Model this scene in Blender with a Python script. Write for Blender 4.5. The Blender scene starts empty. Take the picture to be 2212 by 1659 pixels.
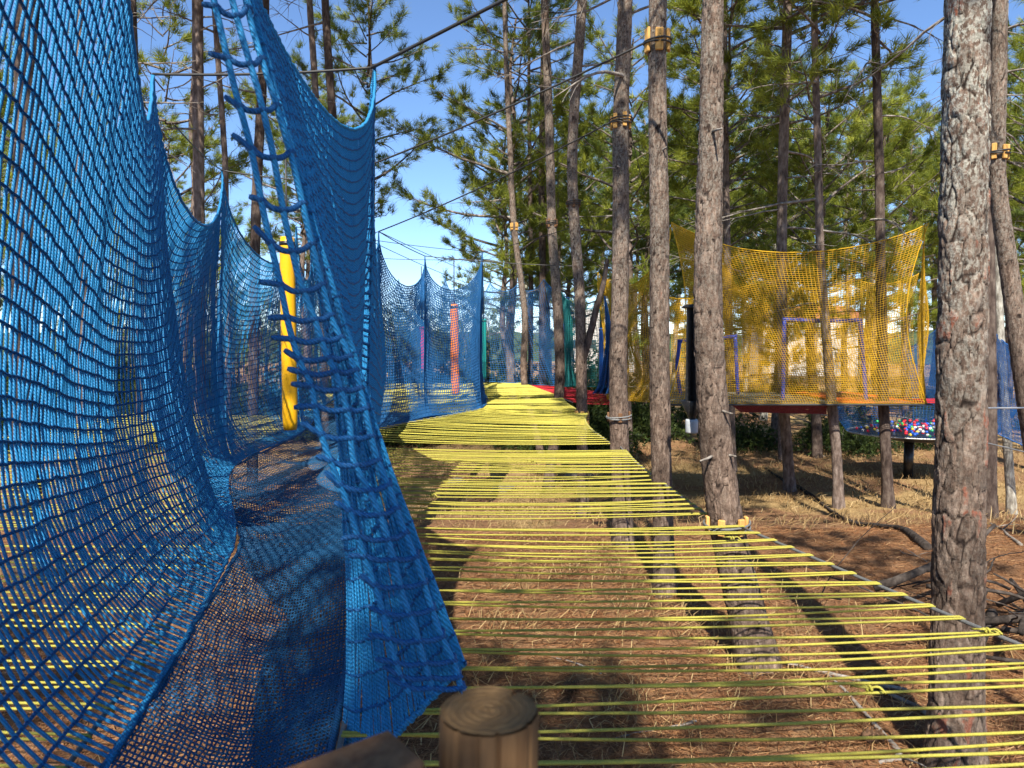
import bpy, math, random
import numpy as np
from math import pi, sin, cos, radians as R

random.seed(11)
rng = np.random.default_rng(11)
sc = bpy.context.scene
COL = sc.collection

# ------------------------------------------------------------------ camera, sky, sun, exposure
EYE, DECK = 2.4, 1.1
FPX, IW, IH, HOR = 1550.0, 2212.0, 1659.0, 740.0
PITCH = math.atan((IH / 2 - HOR) / FPX)
cam = bpy.data.cameras.new('camera')
cam.sensor_width = 36.0
cam.lens = FPX / IW * 36.0
cam.clip_start, cam.clip_end = 0.05, 3000
cam.dof.use_dof = True
cam.dof.focus_distance = 6.0
cam.dof.aperture_fstop = 5.0
cam_o = bpy.data.objects.new('camera', cam)
cam_o.location = (0, 0, EYE)
cam_o.rotation_euler = (pi / 2 - PITCH, 0, 0)
COL.objects.link(cam_o)
sc.camera = cam_o

SUN_EL, SUN_AZ = R(47), R(7)          # light travels towards (+sin az, +cos az): the sun stands behind the camera
world = bpy.data.worlds.new('World')
sc.world = world
world.use_nodes = True
wn = world.node_tree.nodes
sky = wn.new('ShaderNodeTexSky')
sky.sky_type = 'NISHITA'
sky.sun_disc = False
sky.sun_elevation = SUN_EL
sky.sun_rotation = pi + SUN_AZ
sky.altitude = 1800
sky.air_density = 1.0
sky.dust_density = 0.0
sky.ozone_density = 6.0
world.node_tree.links.new(sky.outputs[0], wn['Background'].inputs[0])
wn['Background'].inputs[1].default_value = 0.115
sun = bpy.data.lights.new('sun', 'SUN')
sun.energy = 5.0
sun.angle = R(0.53)
sun.color = (1.0, 0.93, 0.81)
sun_o = bpy.data.objects.new('sun', sun)
sun_o.rotation_euler = (pi / 2 - SUN_EL, 0, -SUN_AZ)
sun_o.location = (-3, -20, 25)
COL.objects.link(sun_o)
vs = sc.view_settings
vs.view_transform = 'Standard'
vs.look = 'None'
vs.exposure = 1.02
vs.gamma = 1.0
sc.cycles.max_bounces = 8
sc.cycles.transparent_max_bounces = 16


# ------------------------------------------------------------------ projection helpers (pixel of the 2212 x 1659 view + real distance)
def P(px, py, Y):
    a, b = (px - IW / 2) / FPX, (IH / 2 - py) / FPX
    dy, dz = cos(PITCH) + b * sin(PITCH), -sin(PITCH) + b * cos(PITCH)
    s = Y / dy
    return np.array([a * s, Y, EYE + dz * s])


def atz(px, py, z=DECK):
    a, b = (px - IW / 2) / FPX, (IH / 2 - py) / FPX
    dy, dz = cos(PITCH) + b * sin(PITCH), -sin(PITCH) + b * cos(PITCH)
    s = (z - EYE) / dz
    return np.array([a * s, dy * s, z])


# ------------------------------------------------------------------ noise
def h2(ix, iy, seed=0):
    n = (ix.astype(np.int64) * 374761393 + iy.astype(np.int64) * 668265263 + seed * 974711) & 0x7fffffff
    n = ((n ^ (n >> 13)) * 1274126177) & 0x7fffffff
    n = (n ^ (n >> 16)) & 0xffffff
    return n / float(0xffffff)


def vnoise(x, y, seed=0):
    x, y = np.asarray(x, float), np.asarray(y, float)
    ix, iy = np.floor(x), np.floor(y)
    fx, fy = x - ix, y - iy
    fx, fy = fx * fx * (3 - 2 * fx), fy * fy * (3 - 2 * fy)
    a, b = h2(ix, iy, seed), h2(ix + 1, iy, seed)
    c, d = h2(ix, iy + 1, seed), h2(ix + 1, iy + 1, seed)
    return (a * (1 - fx) + b * fx) * (1 - fy) + (c * (1 - fx) + d * fx) * fy


def sstep(a, b, x):
    t = np.clip((np.asarray(x, float) - a) / (b - a), 0, 1)
    return t * t * (3 - 2 * t)


def ground(x, y):
    x, y = np.asarray(x, float), np.asarray(y, float)
    z = -1.15 * sstep(7, 16, y)
    z = z - 0.15 * sstep(4.6, 1.0, y)
    z = z + 0.35 * sstep(3.0, 9.0, x) * sstep(14, 6, y)
    z = z + 0.16 * (vnoise(x * .35 + 7, y * .35, 1) - .5) + 0.05 * (vnoise(x * 1.3, y * 1.3 + 3, 2) - .5)
    z = z + 0.02 * (vnoise(x * 5, y * 5, 3) - .5)
    far = np.hypot(x, y)
    z = z - 1.0 * sstep(60, 160, far)
    return z


def gpt(px, py):
    lo = 1.0
    for Y in np.arange(1.5, 60, .03):
        p = P(px, py, Y)
        if p[2] <= float(ground(p[0], Y)):
            return np.array([p[0], Y, float(ground(p[0], Y))])
    return P(px, py, 40)


# ------------------------------------------------------------------ mesh building
class MB:
    def __init__(s):
        s.V, s.F, s.n, s.A = [], [], 0, {}

    def add(s, V, F, **attr):
        V = np.asarray(V, np.float32).reshape(-1, 3)
        for f in (F if isinstance(F, list) else [F]):
            s.F.append(np.asarray(f, np.int64) + s.n)
        for k in set(s.A) | set(attr):
            a = attr.get(k, 0.0)
            s.A.setdefault(k, [np.zeros(s.n, np.float32)] if s.n else [])
            s.A[k].append(np.broadcast_to(np.asarray(a, np.float32), (len(V),)))
        s.V.append(V)
        s.n += len(V)
        return s

    def mesh(s, name, mat=None, smooth=True):
        me = bpy.data.meshes.new(name)
        V = np.concatenate(s.V)
        me.vertices.add(len(V))
        me.vertices.foreach_set('co', V.ravel())
        nl = sum(f.size for f in s.F)
        nf = sum(len(f) for f in s.F)
        me.loops.add(nl)
        me.polygons.add(nf)
        me.loops.foreach_set('vertex_index', np.concatenate([f.ravel() for f in s.F]).astype(np.int32))
        tot = np.concatenate([np.full(len(f), f.shape[1], np.int32) for f in s.F])
        st = np.concatenate([[0], np.cumsum(tot)[:-1]]).astype(np.int32)
        me.polygons.foreach_set('loop_start', st)
        try:
            me.polygons.foreach_set('loop_total', tot)
        except Exception:
            pass
        me.polygons.foreach_set('use_smooth', np.full(nf, bool(smooth)))
        for k, a in s.A.items():
            at = me.attributes.new(k, 'FLOAT', 'POINT')
            at.data.foreach_set('value', np.concatenate(a).astype(np.float32))
        me.update(calc_edges=True)
        if mat:
            me.materials.append(mat)
        return me

    def build(s, name, mat=None, parent=None, smooth=True, loc=None):
        o = bpy.data.objects.new(name, s.mesh(name, mat, smooth))
        COL.objects.link(o)
        if parent is not None:
            o.parent = parent
        if loc is not None:
            o.location = loc
        return o


def tubes(Pt, r, k=6, cap=False):
    """N polylines of M points -> tube verts and faces; r scalar or (N,M)"""
    Pt = np.asarray(Pt, float)
    if Pt.ndim == 2:
        Pt = Pt[None]
    N, M, _ = Pt.shape
    r = np.broadcast_to(np.asarray(r, float) if np.ndim(r) != 1 else np.asarray(r)[None], (N, M))
    t = np.gradient(Pt, axis=1)
    t /= np.linalg.norm(t, axis=2, keepdims=True) + 1e-9
    mean = np.abs(t.mean(axis=1))
    ref = np.zeros((N, 3))
    ref[np.arange(N), np.argmin(mean, axis=1)] = 1
    ref = ref[:, None, :]
    n = np.cross(t, np.broadcast_to(ref, t.shape))
    n /= np.linalg.norm(n, axis=2, keepdims=True) + 1e-9
    b = np.cross(t, n)
    ang = np.arange(k) * 2 * pi / k
    V = Pt[:, :, None, :] + r[:, :, None, None] * (np.cos(ang)[None, None, :, None] * n[:, :, None, :] + np.sin(ang)[None, None, :, None] * b[:, :, None, :])
    idx = np.arange(N * M * k).reshape(N, M, k)
    a = idx[:, :-1, :]
    c = idx[:, 1:, :]
    F = np.stack([a, np.roll(a, -1, 2), np.roll(c, -1, 2), c], -1).reshape(-1, 4)
    faces = [F]
    if cap:
        faces.append(idx[:, 0, ::-1].reshape(-1, k))
        faces.append(idx[:, -1, :].reshape(-1, k))
    return V.reshape(-1, 3), faces


def box(cx, cy, cz, sx, sy, sz, bev=0.0):
    """bevelled box: verts and quads/tris"""
    b = min(bev, .45 * min(sx, sy, sz)) if bev else 0
    if not b:
        V = np.array([[x, y, z] for x in (-.5, .5) for y in (-.5, .5) for z in (-.5, .5)]) * [sx, sy, sz] + [cx, cy, cz]
        F = np.array([[0, 1, 3, 2], [4, 6, 7, 5], [0, 4, 5, 1], [2, 3, 7, 6], [0, 2, 6, 4], [1, 5, 7, 3]])
        return V, F
    V, idx = [], {}
    for X in (-1, 1):
        for Y in (-1, 1):
            for Z in (-1, 1):
                for ax in range(3):
                    p = np.array([X * (sx / 2 - b), Y * (sy / 2 - b), Z * (sz / 2 - b)])
                    p[ax] += (X, Y, Z)[ax] * b
                    idx[(X, Y, Z, ax)] = len(V)
                    V.append(p)
    Q, T = [], []
    for ax in range(3):
        o = [i for i in range(3) if i != ax]
        for s in (-1, 1):
            q = []
            for (a, c) in ((-1, -1), (1, -1), (1, 1), (-1, 1)):
                k = [0, 0, 0]
                k[ax] = s
                k[o[0]] = a
                k[o[1]] = c
                q.append(idx[(*k, ax)])
            Q.append(q)
    for ax in range(3):
        o = [i for i in range(3) if i != ax]
        for a in (-1, 1):
            for c in (-1, 1):
                k0, k1 = [0, 0, 0], [0, 0, 0]
                k0[ax], k1[ax] = -1, 1
                for k in (k0, k1):
                    k[o[0]], k[o[1]] = a, c
                Q.append([idx[(*k0, o[0])], idx[(*k1, o[0])], idx[(*k1, o[1])], idx[(*k0, o[1])]])
    for X in (-1, 1):
        for Y in (-1, 1):
            for Z in (-1, 1):
                T.append([idx[(X, Y, Z, i)] for i in range(3)])
    return np.array(V) + [cx, cy, cz], [np.array(Q), np.array(T)]


def rotz(V, a, o=(0, 0, 0)):
    V = np.asarray(V) - o
    c, s = cos(a), sin(a)
    return V @ np.array([[c, s, 0], [-s, c, 0], [0, 0, 1]]) + o


def spline(pts, n):
    """Catmull-Rom through pts, n samples, uniform in parameter"""
    p = np.asarray(pts, float)
    q = np.vstack([2 * p[0] - p[1], p, 2 * p[-1] - p[-2]])
    t = np.linspace(0, len(p) - 1, n)
    i = np.clip(t.astype(int), 0, len(p) - 2)
    f = (t - i)[:, None]
    a, b, c, d = q[i], q[i + 1], q[i + 2], q[i + 3]
    return .5 * (2 * b + (c - a) * f + (2 * a - 5 * b + 4 * c - d) * f ** 2 + (3 * b - a - 3 * c + d) * f ** 3)


def line(a, b, n, sag=0.0):
    t = np.linspace(0, 1, n)[:, None]
    p = np.asarray(a) * (1 - t) + np.asarray(b) * t
    p[:, 2] -= sag * 4 * (t * (1 - t))[:, 0]
    return p


def tag(o, label=None, cat=None, group=None, kind=None):
    for k, v in (('label', label), ('category', cat), ('group', group), ('kind', kind)):
        if v:
            o[k] = v
    return o


def empty(name, loc=(0, 0, 0)):
    o = bpy.data.objects.new(name, None)
    o.empty_display_size = .1
    o.location = loc
    COL.objects.link(o)
    return o


# ------------------------------------------------------------------ materials
class NT:
    def __init__(s, name):
        s.m = bpy.data.materials.new(name)
        s.m.use_nodes = True
        s.t = s.m.node_tree
        s.b = s.t.nodes['Principled BSDF']

    def n(s, kind, **kw):
        x = s.t.nodes.new('ShaderNode' + kind)
        for k, v in kw.items():
            if hasattr(x, k):
                setattr(x, k, v)
            else:
                x.inputs[k.replace('_', ' ')].default_value = v
        return x

    def l(s, a, b):
        s.t.links.new(a, b)

    def coord(s, scale=(1, 1, 1), out='Object'):
        c = s.n('TexCoord')
        m = s.n('Mapping')
        m.inputs['Scale'].default_value = scale
        s.l(c.outputs[out], m.inputs[0])
        return m.outputs[0]

    def noise(s, vec, scale, detail=4, rough=.55):
        x = s.n('TexNoise')
        x.inputs['Scale'].default_value = scale
        x.inputs['Detail'].default_value = detail
        x.inputs['Roughness'].default_value = rough
        s.l(vec, x.inputs['Vector'])
        return x.outputs[0]

    def attr(s, name):
        return s.n('Attribute', attribute_name=name).outputs['Fac']

    def ramp(s, fac, stops):
        x = s.n('ValToRGB')
        e = x.color_ramp.elements
        while len(e) < len(stops):
            e.new(.5)
        for el, (p, c) in zip(e, stops):
            el.position = p
            el.color = (*c, 1) if len(c) == 3 else c
        s.l(fac, x.inputs[0])
        return x.outputs[0]

    def mix(s, fac, a, b, mode='MIX'):
        x = s.n('MixRGB', blend_type=mode)
        for i, v in ((0, fac), (1, a), (2, b)):
            if hasattr(v, 'is_output'):
                s.l(v, x.inputs[i])
            elif i == 0:
                x.inputs[0].default_value = v
            else:
                x.inputs[i].default_value = (*v, 1)
        return x.outputs[0]

    def math(s, op, a, b=None):
        x = s.n('Math', operation=op)
        for i, v in ((0, a), (1, b)):
            if v is None:
                continue
            if hasattr(v, 'is_output'):
                s.l(v, x.inputs[i])
            else:
                x.inputs[i].default_value = v
        return x.outputs[0]

    def done(s, col, rough=.8, bump=None, bstr=.3, bdist=.01, spec=.3):
        if hasattr(col, 'is_output'):
            s.l(col, s.b.inputs['Base Color'])
        else:
            s.b.inputs['Base Color'].default_value = (*col, 1)
        s.b.inputs['Roughness'].default_value = rough
        s.b.inputs['Specular IOR Level'].default_value = spec
        if bump is not None:
            x = s.n('Bump')
            x.inputs['Strength'].default_value = bstr
            x.inputs['Distance'].default_value = bdist
            s.l(bump, x.inputs['Height'])
            s.l(x.outputs[0], s.b.inputs['Normal'])
        return s.m


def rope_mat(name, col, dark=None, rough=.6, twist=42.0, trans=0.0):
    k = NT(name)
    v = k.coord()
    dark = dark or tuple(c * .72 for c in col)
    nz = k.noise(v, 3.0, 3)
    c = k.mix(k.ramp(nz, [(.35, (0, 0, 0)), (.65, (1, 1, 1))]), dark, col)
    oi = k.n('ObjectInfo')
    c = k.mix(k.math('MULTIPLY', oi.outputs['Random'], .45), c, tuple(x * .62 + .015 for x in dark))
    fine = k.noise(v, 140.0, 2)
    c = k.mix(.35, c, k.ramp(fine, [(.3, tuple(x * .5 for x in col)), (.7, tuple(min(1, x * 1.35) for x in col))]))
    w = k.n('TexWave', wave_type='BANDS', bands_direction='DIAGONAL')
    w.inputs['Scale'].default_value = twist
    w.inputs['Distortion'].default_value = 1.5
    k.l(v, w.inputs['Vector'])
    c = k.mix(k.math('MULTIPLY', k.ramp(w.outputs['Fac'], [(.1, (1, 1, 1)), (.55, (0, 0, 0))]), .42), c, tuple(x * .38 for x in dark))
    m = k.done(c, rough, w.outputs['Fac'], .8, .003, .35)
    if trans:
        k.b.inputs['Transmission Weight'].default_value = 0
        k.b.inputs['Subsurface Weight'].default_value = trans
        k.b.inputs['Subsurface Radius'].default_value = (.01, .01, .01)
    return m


M = {}
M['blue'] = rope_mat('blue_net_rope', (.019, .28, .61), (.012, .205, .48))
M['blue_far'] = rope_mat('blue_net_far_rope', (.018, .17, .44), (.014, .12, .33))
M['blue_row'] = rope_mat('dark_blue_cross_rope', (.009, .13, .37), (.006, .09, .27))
M['blue_chamber'] = rope_mat('shaded_blue_net_rope', (.009, .12, .33), (.007, .085, .25))  # darker blue: the shade on the chamber nets is put into the colour
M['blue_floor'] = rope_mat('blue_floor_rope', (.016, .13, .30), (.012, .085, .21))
M['navy'] = rope_mat('navy_net_rope', (.008, .10, .33))
M['teal'] = rope_mat('teal_net_rope', (.01, .20, .20))
M['yellow_net'] = rope_mat('yellow_net_rope', (.72, .42, .012), (.60, .33, .01))
M['cord'] = rope_mat('yellow_elastic_cord', (.66, .59, .10), (.56, .50, .08), .6, 120)
M['red_cord'] = rope_mat('red_elastic_cord', (.60, .015, .03), None, .55, 160)
M['orange_cord'] = rope_mat('orange_elastic_cord', (.75, .13, .02), None, .55, 160)
M['maroon'] = rope_mat('maroon_net_rope', (.22, .02, .06))
M['grey_rope'] = rope_mat('grey_steel_rope', (.30, .31, .31), (.22, .23, .23), .45, 220)


def plain(name, col, rough=.6, nscale=6.0, var=.25, spec=.4, bump=0.15, metal=0.0):
    k = NT(name)
    v = k.coord()
    c = k.ramp(k.noise(v, nscale, 5), [(.25, tuple(x * (1 - var) for x in col)), (.75, tuple(min(1, x * (1 + var * .6)) for x in col))])
    c = k.mix(k.math('MULTIPLY', k.ramp(k.noise(v, nscale * 7, 3), [(.55, (0, 0, 0)), (.8, (1, 1, 1))]), .25), c, (.25, .2, .15))
    m = k.done(c, rough, k.noise(v, nscale * 12, 3), bump, .004, spec)
    k.b.inputs['Metallic'].default_value = metal
    return m


M['steel_dark'] = plain('dark_steel_cable', (.05, .05, .05), .5, 30, metal=.4)
M['steel'] = plain('galvanised_steel', (.42, .43, .44), .4, 30, metal=.7)
M['pole_yellow'] = plain('yellow_vinyl', (.82, .43, .006), .38, 3, .12)
M['pole_orange'] = plain('orange_vinyl', (.85, .22, .012), .42, 3, .12)
M['pole_pink'] = plain('pink_vinyl', (.65, .02, .14), .42, 3, .12)
M['pole_teal'] = plain('teal_vinyl', (.01, .26, .25), .42, 3, .12)
M['pole_blue'] = plain('blue_vinyl', (.01, .11, .40), .42, 3, .12)
M['goal_blue'] = plain('blue_padding', (.03, .07, .40), .5, 5, .15)
M['black'] = plain('black_plastic', (.012, .012, .013), .35, 8, .2, .5)
M['grey_plastic'] = plain('pale_grey_plastic', (.42, .45, .48), .4, 8, .15)
M['tramp'] = plain('grey_trampoline_mat', (.14, .14, .11), .7, 12, .2)
M['house_white'] = plain('white_render', (.50, .48, .45), .9, 1.5, .08)
M['house_roof'] = plain('terracotta_roof', (.42, .14, .07), .85, 4, .25)
M['house_glass'] = plain('dark_window_glass', (.03, .04, .05), .15, 2, .2, .6)


def bark_near(name, lichen=.25, red=.5, grey=1.0):
    k = NT(name)
    v = k.coord()
    crack, plate, hz = k.attr('crack'), k.attr('plate'), k.attr('hz')
    n1 = k.noise(v, 9, 6)
    n2 = k.noise(v, 60, 5)
    base = k.ramp(n1, [(.3, (.105 * grey, .070 * grey, .052 * grey)), (.52, (.185 * grey, .132 * grey, .104 * grey)), (.75, (.28 * grey, .215 * grey, .175 * grey))])
    n4 = k.noise(k.coord((1, 1, .3)), 38, 6, .75)
    base = k.mix(.6, base, k.ramp(n4, [(.36, (.030, .020, .016)), (.5, (.125, .090, .072)), (.64, (.31, .25, .205))]))
    redm = k.math('MULTIPLY', k.ramp(plate, [(1 - .11 * red, (0, 0, 0)), (1 - .11 * red + .015, (1, 1, 1))]), k.ramp(crack, [(.35, (0, 0, 0)), (.6, (1, 1, 1))]))
    redm = k.math('MULTIPLY', redm, k.ramp(k.noise(k.coord((1, 1, .5)), 24, 4), [(.44, (0, 0, 0)), (.54, (.9, .9, .9))]))
    base = k.mix(redm, base, k.ramp(n2, [(.3, (.13, .042, .026)), (.7, (.22, .085, .055))]))
    tone = k.ramp(plate, [(0, (.72, .72, .72)), (1, (1.2, 1.2, 1.2))])
    base = k.mix(1.0, base, tone, 'MULTIPLY')
    base = k.mix(1.0, base, k.ramp(k.noise(k.coord((1, 1, .5)), 2.6, 4), [(.3, (.62, .58, .55)), (.5, (1.0, .97, .94)), (.7, (1.3, 1.22, 1.15))]), 'MULTIPLY')
    vv = k.coord((1, 1, .6))
    ln = k.math('MULTIPLY', k.ramp(k.noise(vv, 48, 6, .7), [(.46, (0, 0, 0)), (.53, (1, 1, 1))]), k.math('MULTIPLY', hz, lichen))
    ln2 = k.math('MULTIPLY', k.ramp(k.noise(vv, 5, 3), [(.30, (0, 0, 0)), (.50, (1, 1, 1))]), ln)
    base = k.mix(ln2, base, k.ramp(n2, [(.35, (.24, .235, .20)), (.7, (.50, .49, .43))]))
    base = k.mix(k.ramp(crack, [(.05, (1, 1, 1)), (.34, (0, 0, 0))]), base, (.018, .012, .010))
    return k.done(base, .92, k.math('ADD', n4, k.math('MULTIPLY', n2, .6)), .9, .014, .15)


M['bark_big'] = bark_near('lichen_plated_pine_bark', 1.0, .9, .82)
M['bark_mid'] = bark_near('plated_pine_bark', .3, .08, .78)
M['bark_brown'] = bark_near('brown_pine_bark', .3, .05, .68)


def bark_far(name, a, b, c):
    k = NT(name)
    v = k.coord((1, 1, .35))
    n1, n2 = k.noise(v, 14, 6, .65), k.noise(k.coord((1, 1, .8)), 1.6, 3)
    col = k.ramp(n1, [(.3, a), (.5, b), (.68, c)])
    col = k.mix(k.ramp(n2, [(.4, (0, 0, 0)), (.7, (.6, .6, .6))]), col, k.ramp(n1, [(.35, b), (.65, tuple(x * 1.35 for x in c))]))
    return k.done(col, .95, n1, .8, .03, .1)


M['bark_far'] = bark_far('far_pine_bark', (.035, .026, .022), (.13, .095, .078), (.25, .20, .17))
M['bark_dark'] = bark_far('dark_pine_bark', (.02, .014, .012), (.07, .05, .042), (.14, .11, .09))
M['bark_lichen'] = bark_far('lichen_pine_bark', (.06, .05, .04), (.22, .20, .17), (.45, .44, .38))
M['limb'] = bark_far('pine_limb_bark', (.03, .024, .02), (.12, .095, .08), (.30, .27, .24))
M['dead'] = bark_far('dead_branch_bark', (.08, .066, .056), (.20, .175, .15), (.34, .31, .28))
M['brush'] = bark_far('dark_brushwood', (.012, .01, .009), (.04, .032, .028), (.09, .075, .065))


def needle_mat(name, a, b, c):
    k = NT(name)
    col = k.ramp(k.attr('tone'), [(.0, a), (.55, b), (1.0, c)])
    m = k.done(col, .55, None, spec=.25)
    tr = k.n('BsdfTranslucent')
    k.l(col, tr.inputs[0])
    mx = k.n('MixShader')
    mx.inputs[0].default_value = .42
    k.l(k.b.outputs[0], mx.inputs[1])
    k.l(tr.outputs[0], mx.inputs[2])
    k.l(mx.outputs[0], k.t.nodes['Material Output'].inputs[0])
    return m


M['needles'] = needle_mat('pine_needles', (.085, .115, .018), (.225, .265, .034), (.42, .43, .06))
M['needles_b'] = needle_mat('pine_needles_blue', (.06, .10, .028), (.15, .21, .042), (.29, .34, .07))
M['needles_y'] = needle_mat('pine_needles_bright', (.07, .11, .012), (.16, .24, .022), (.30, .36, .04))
M['shrub'] = needle_mat('shrub_leaves', (.022, .038, .014), (.055, .085, .022), (.11, .15, .035))
M['grass'] = needle_mat('dry_straw', (.17, .10, .045), (.38, .25, .11), (.58, .43, .21))
M['litter'] = needle_mat('fallen_needles', (.14, .058, .028), (.38, .19, .085), (.62, .40, .20))


def ground_mat():
    k = NT('pine_litter_ground')
    v = k.coord()
    n1, n2, n3 = k.noise(v, .55, 5), k.noise(v, 7, 6, .7), k.noise(k.coord((1, 1.8, 1)), 55, 5, .7)
    soil = k.ramp(n2, [(.28, (.085, .045, .026)), (.5, (.235, .130, .070)), (.72, (.42, .265, .15))])
    fine = k.ramp(n3, [(.3, (.085, .044, .025)), (.5, (.28, .148, .078)), (.68, (.48, .29, .155))])
    c = k.mix(.6, soil, fine)
    straw = k.ramp(n3, [(.3, (.22, .14, .06)), (.65, (.50, .36, .17))])
    g = k.attr('straw')
    m = k.ramp(k.math('ADD', g, k.math('SUBTRACT', n1, .5)), [(.35, (0, 0, 0)), (.75, (.85, .85, .85))])
    c = k.mix(m, c, straw)
    return k.done(c, 1.0, k.math('ADD', n3, n2), .9, .03, .05)


M['ground'] = ground_mat()


def wood(name, a, b, rings=False, rough=.75):
    k = NT(name)
    v = k.coord((1, 1, .07))
    n = k.noise(v, 60, 5, .65)
    c = k.ramp(n, [(.3, a), (.7, b)])
    c = k.mix(k.ramp(k.noise(k.coord(), 5, 4), [(.45, (0, 0, 0)), (.75, (.5, .5, .5))]), c, tuple(x * .55 for x in a))
    bump = n
    if rings:
        w = k.n('TexWave', wave_type='RINGS', rings_direction='Z')
        w.inputs['Scale'].default_value = 34
        w.inputs['Distortion'].default_value = 3.0
        w.inputs['Detail'].default_value = 3
        w.inputs['Detail Scale'].default_value = 2
        k.l(k.coord(), w.inputs['Vector'])
        c = k.mix(.8, k.ramp(w.outputs['Fac'], [(.1, tuple(x * .72 for x in a)), (.9, b)]), c)
        bump = k.math('ADD', w.outputs['Fac'], n)
    return k.done(c, rough, bump, .35, .004, .2)


M['post'] = wood('weathered_post_side', (.085, .044, .019), (.20, .115, .052))
M['post_top'] = wood('sawn_post_end', (.125, .072, .030), (.225, .138, .062), True)
M['beam'] = wood('reddish_beam', (.10, .048, .024), (.23, .125, .062))
M['block'] = wood('fresh_wood_block', (.50, .26, .07), (.72, .43, .14))
M['stone'] = plain('grey_brown_stone', (.16, .14, .12), .95, 9, .35, .1, .5)
M['cone'] = plain('pine_cone_scales', (.13, .075, .045), .9, 30, .4, .1, .4)

# ================================================================== THE SETTING
def build_ground():
    def axis(lo, hi, near0, near1, st):
        a = np.arange(near0, near1, st)
        left, right = [near0], [a[-1]]
        s = st
        while left[-1] > lo:
            s *= 1.12
            left.append(left[-1] - s)
        s = st
        while right[-1] < hi:
            s *= 1.12
            right.append(right[-1] + s)
        return np.concatenate([left[::-1][:-1], a, right[1:]])
    xs, ys = axis(-420, 420, -7, 9, .07), axis(-60, 620, 1.5, 19, .07)
    X, Y = np.meshgrid(xs, ys)
    Z = ground(X, Y)
    near = (np.abs(X) < 10) & (Y < 20)
    Z = Z + near * .03 * (vnoise(X * 11, Y * 11, 9) - .5)
    n, m = len(ys), len(xs)
    i = np.arange(n * m).reshape(n, m)
    F = np.stack([i[:-1, :-1], i[:-1, 1:], i[1:, 1:], i[1:, :-1]], -1).reshape(-1, 4)
    st = straw_mask(X, Y)
    o = MB().add(np.stack([X, Y, Z], -1), F, straw=st.ravel()).build('ground', M['ground'])
    o['kind'] = 'structure'


def straw_mask(X, Y):
    a = vnoise(X * .45 + 2, Y * .45 + 9, 21) * .6 + vnoise(X * 1.7, Y * 1.7, 22) * .4
    m = .38 * sstep(.48, .68, a) + .42 * sstep(9, 17, Y) + .4 * sstep(1.2, -.5, np.abs(X - .3)) * sstep(6.5, 8.5, Y)
    m = m * (1 - .55 * sstep(1.6, 3.2, X) * sstep(16, 9, Y))
    return np.clip(m, 0, 1)


build_ground()


def blades(n, xy, length, width, flat, tone, bend=.3):
    """n thin blades: two triangles-ish quads; returns MB arrays"""
    x, y = xy
    z = ground(x, y)
    a = rng.uniform(0, 2 * pi, n)
    el = flat
    d = np.stack([np.cos(a) * np.cos(el), np.sin(a) * np.cos(el), np.sin(el)], -1)
    s = np.stack([-np.sin(a), np.cos(a), np.zeros(n)], -1)
    p0 = np.stack([x, y, z + .004 + .012 * rng.random(n)], -1)
    mid = p0 + d * (length * .55)[:, None] + s * (rng.normal(0, bend * .2, n) * length)[:, None]
    tip = p0 + d * length[:, None] + s * (rng.normal(0, bend * .4, n) * length)[:, None]
    tip[:, 2] -= .25 * length * np.sin(el) * bend
    w = (s + np.array([0, 0, .4])) * width[:, None] * .5
    V = np.stack([p0 - w, p0 + w, mid + w * .8, mid - w * .8, tip], 1)
    i = np.arange(n)[:, None] * 5
    F = [i + np.array([[0, 1, 2, 3]]), i + np.array([[3, 2, 4]])]
    return V.reshape(-1, 3), F, np.repeat(tone, 5)


# fallen needles and straw lying on the ground
def scatter_litter():
    def frustum(n, y0, y1, powr=1.0):
        y = y0 + (y1 - y0) * rng.random(n) ** powr
        x = rng.uniform(-.82, .82, n) * (y + .6)
        return x, y
    n = 95000
    x, y = frustum(n, 2.6, 10.5, 1.5)
    ln = rng.uniform(.05, .15, n) * (0.8 + y * .04)
    wd = rng.uniform(.003, .0065, n) * (.7 + y * .09)
    V, F, t = blades(n, (x, y), ln, wd, rng.uniform(-.02, .22, n), np.clip(rng.normal(.40, .26, n), 0, 1), .9)
    o = MB().add(V, F, tone=t).build('fallen_needle_litter', M['litter'], smooth=False)
    tag(o, 'brown and straw coloured pine needles strewn over the ground', 'needle litter', kind='stuff')
    n = 36000
    x, y = frustum(n * 3, 3.0, 24, 1.0)
    keep = rng.random(n * 3) < straw_mask(x, y) * (.25 + .9 * (vnoise(x * 2.2, y * 2.2, 31) > .45))
    x, y = x[keep][:n], y[keep][:n]
    k = len(x)
    ln = rng.uniform(.08, .30, k) * (.75 + .5 * vnoise(x * .8, y * .8, 33))
    wd = rng.uniform(.004, .008, k) * (.6 + y * .10)
    V, F, t = blades(k, (x, y), ln, wd, rng.uniform(.15, 1.35, k), np.clip(rng.normal(.6, .25, k), 0, 1), .8)
    o = MB().add(V, F, tone=t).build('dry_grass', M['grass'], smooth=False)
    tag(o, 'dry straw coloured grass growing in tufts under the decks', 'grass', kind='stuff')


scatter_litter()


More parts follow.
